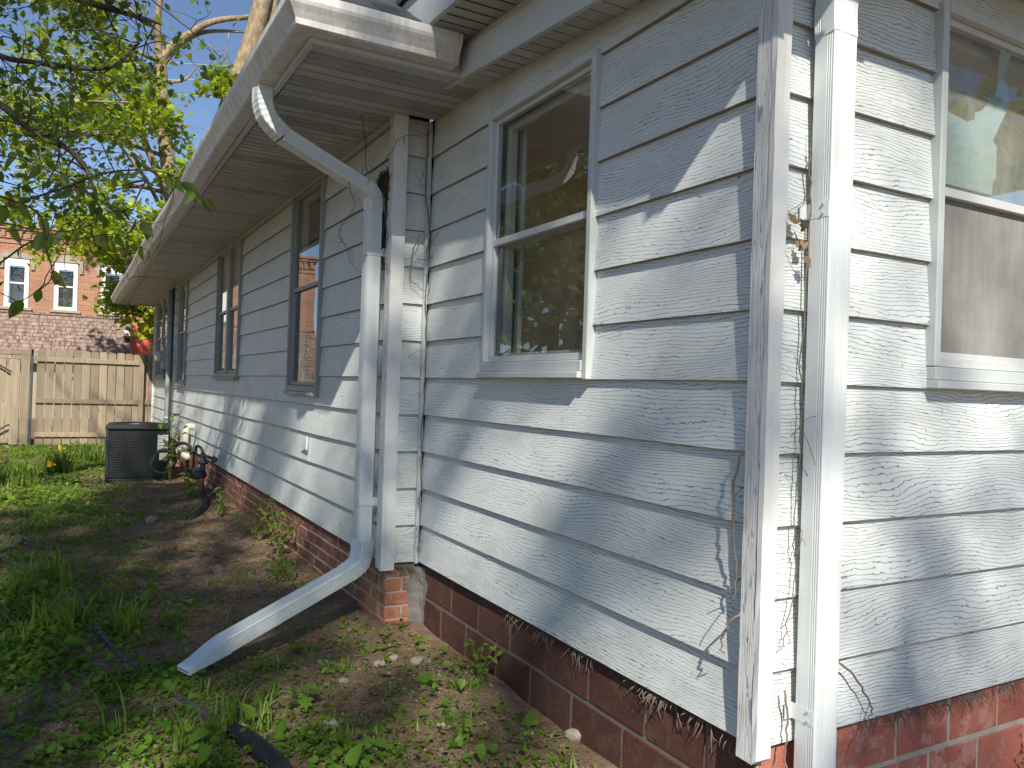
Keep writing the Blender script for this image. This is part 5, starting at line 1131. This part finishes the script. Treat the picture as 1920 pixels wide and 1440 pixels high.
nest = MB(); qn = random.Random(4)
for i in range(620):
    t = qn.random(); wd = 1.6 - t; c = Vector((-.214 + abs(qn.gauss(0, .006)) * -wd, 2.606 + qn.gauss(0, .026) * wd, 2.12 - .46 * t ** 1.9)); d = Vector((qn.gauss(0, .12), qn.gauss(0, .45), qn.gauss(-.2, .8))).normalized(); L = qn.uniform(.04, .11)
    nest.tube([c - d * L / 2, c + Vector((qn.gauss(0, .008), qn.gauss(0, .008), qn.gauss(0, .008))), c + d * L / 2], .0021, 4)
nb = MB(); V = []; F = []
nest.build('bird_nest', 'nest', None, label='dark stringy nest of twigs wedged behind the downspout elbow', category='nest')
# withered leaves caught between corner board and right downspout
dl = thing('withered_leaves', 'withered tan leaves caught between the near corner board and downspout', 'dry leaves', (.075, -.035, 1.40))
lm_ = []
for k in range(3):
    V, T, tt = scatter(LEAF_MAPLE, np.zeros((1, 3)), np.eye(3)[None], [1.], np.array([.3 + .3 * k])); me = tri_mesh('leaf', V, T, tt); me.materials.append(M['litter']); lm_.append(me)
for k, (x, y, z, s_) in enumerate(((-.03, -.005, .05, .05), (.0, -.01, .035, .042), (.02, 0, -.01, .04), (.03, -.01, -.045, .034), (.01, -.004, .01, .03))):
    ob = link('leaf', lm_[k % 3], None, dl, (x, y, z), (1.1 + .5 * k, .4 * k, 1.3 * k)); ob.scale = (s_,) * 3
b = MB(); b.tube(smooth_path([(-.03, 0, .03), (.0, -.01, -.02), (.03, 0, -.03), (.05, .01, -.06)], 4), .0016, 4); b.build('stalk', 'vine', dl)
# dead roots and straw hanging from under the lowest boards
b = MB(); qr = random.Random(12)
for i in range(330):
    m_ = qr.random()
    if m_ < .45: p = Vector((.012 + qr.random() * .01, qr.choice([.06, .25, .42, .45, .55, .9, 1.15, 1.4]) + qr.gauss(0, .05), -.012)); s_ = Vector((-.02, 0, 0))
    elif m_ < .80: p = Vector((qr.choice([.5, .62, .72, .80, .9, .98, 1.02, 1.1, 1.2, 1.3]) + qr.gauss(0, .04), .012 + qr.random() * .01, -.012)); s_ = Vector((0, -.02, 0))
    else: p = Vector((-J + .02 + qr.random() * .18, L1 + .008, -.014)); s_ = Vector((0, -.02, 0))
    L = qr.uniform(.015, .075); d = Vector((qr.gauss(0, .5), qr.gauss(0, .5), -1.)).normalized()
    b.tube([p, p + d * L * .5 + s_ * qr.random(), p + d * L + s_ * qr.uniform(-.3, 1.)], [.0018, .0014, .0006], 4)
b.build('hanging_roots', 'vine', None, kind='stuff', label='dead roots and straw hanging under the lowest siding boards', category='roots')
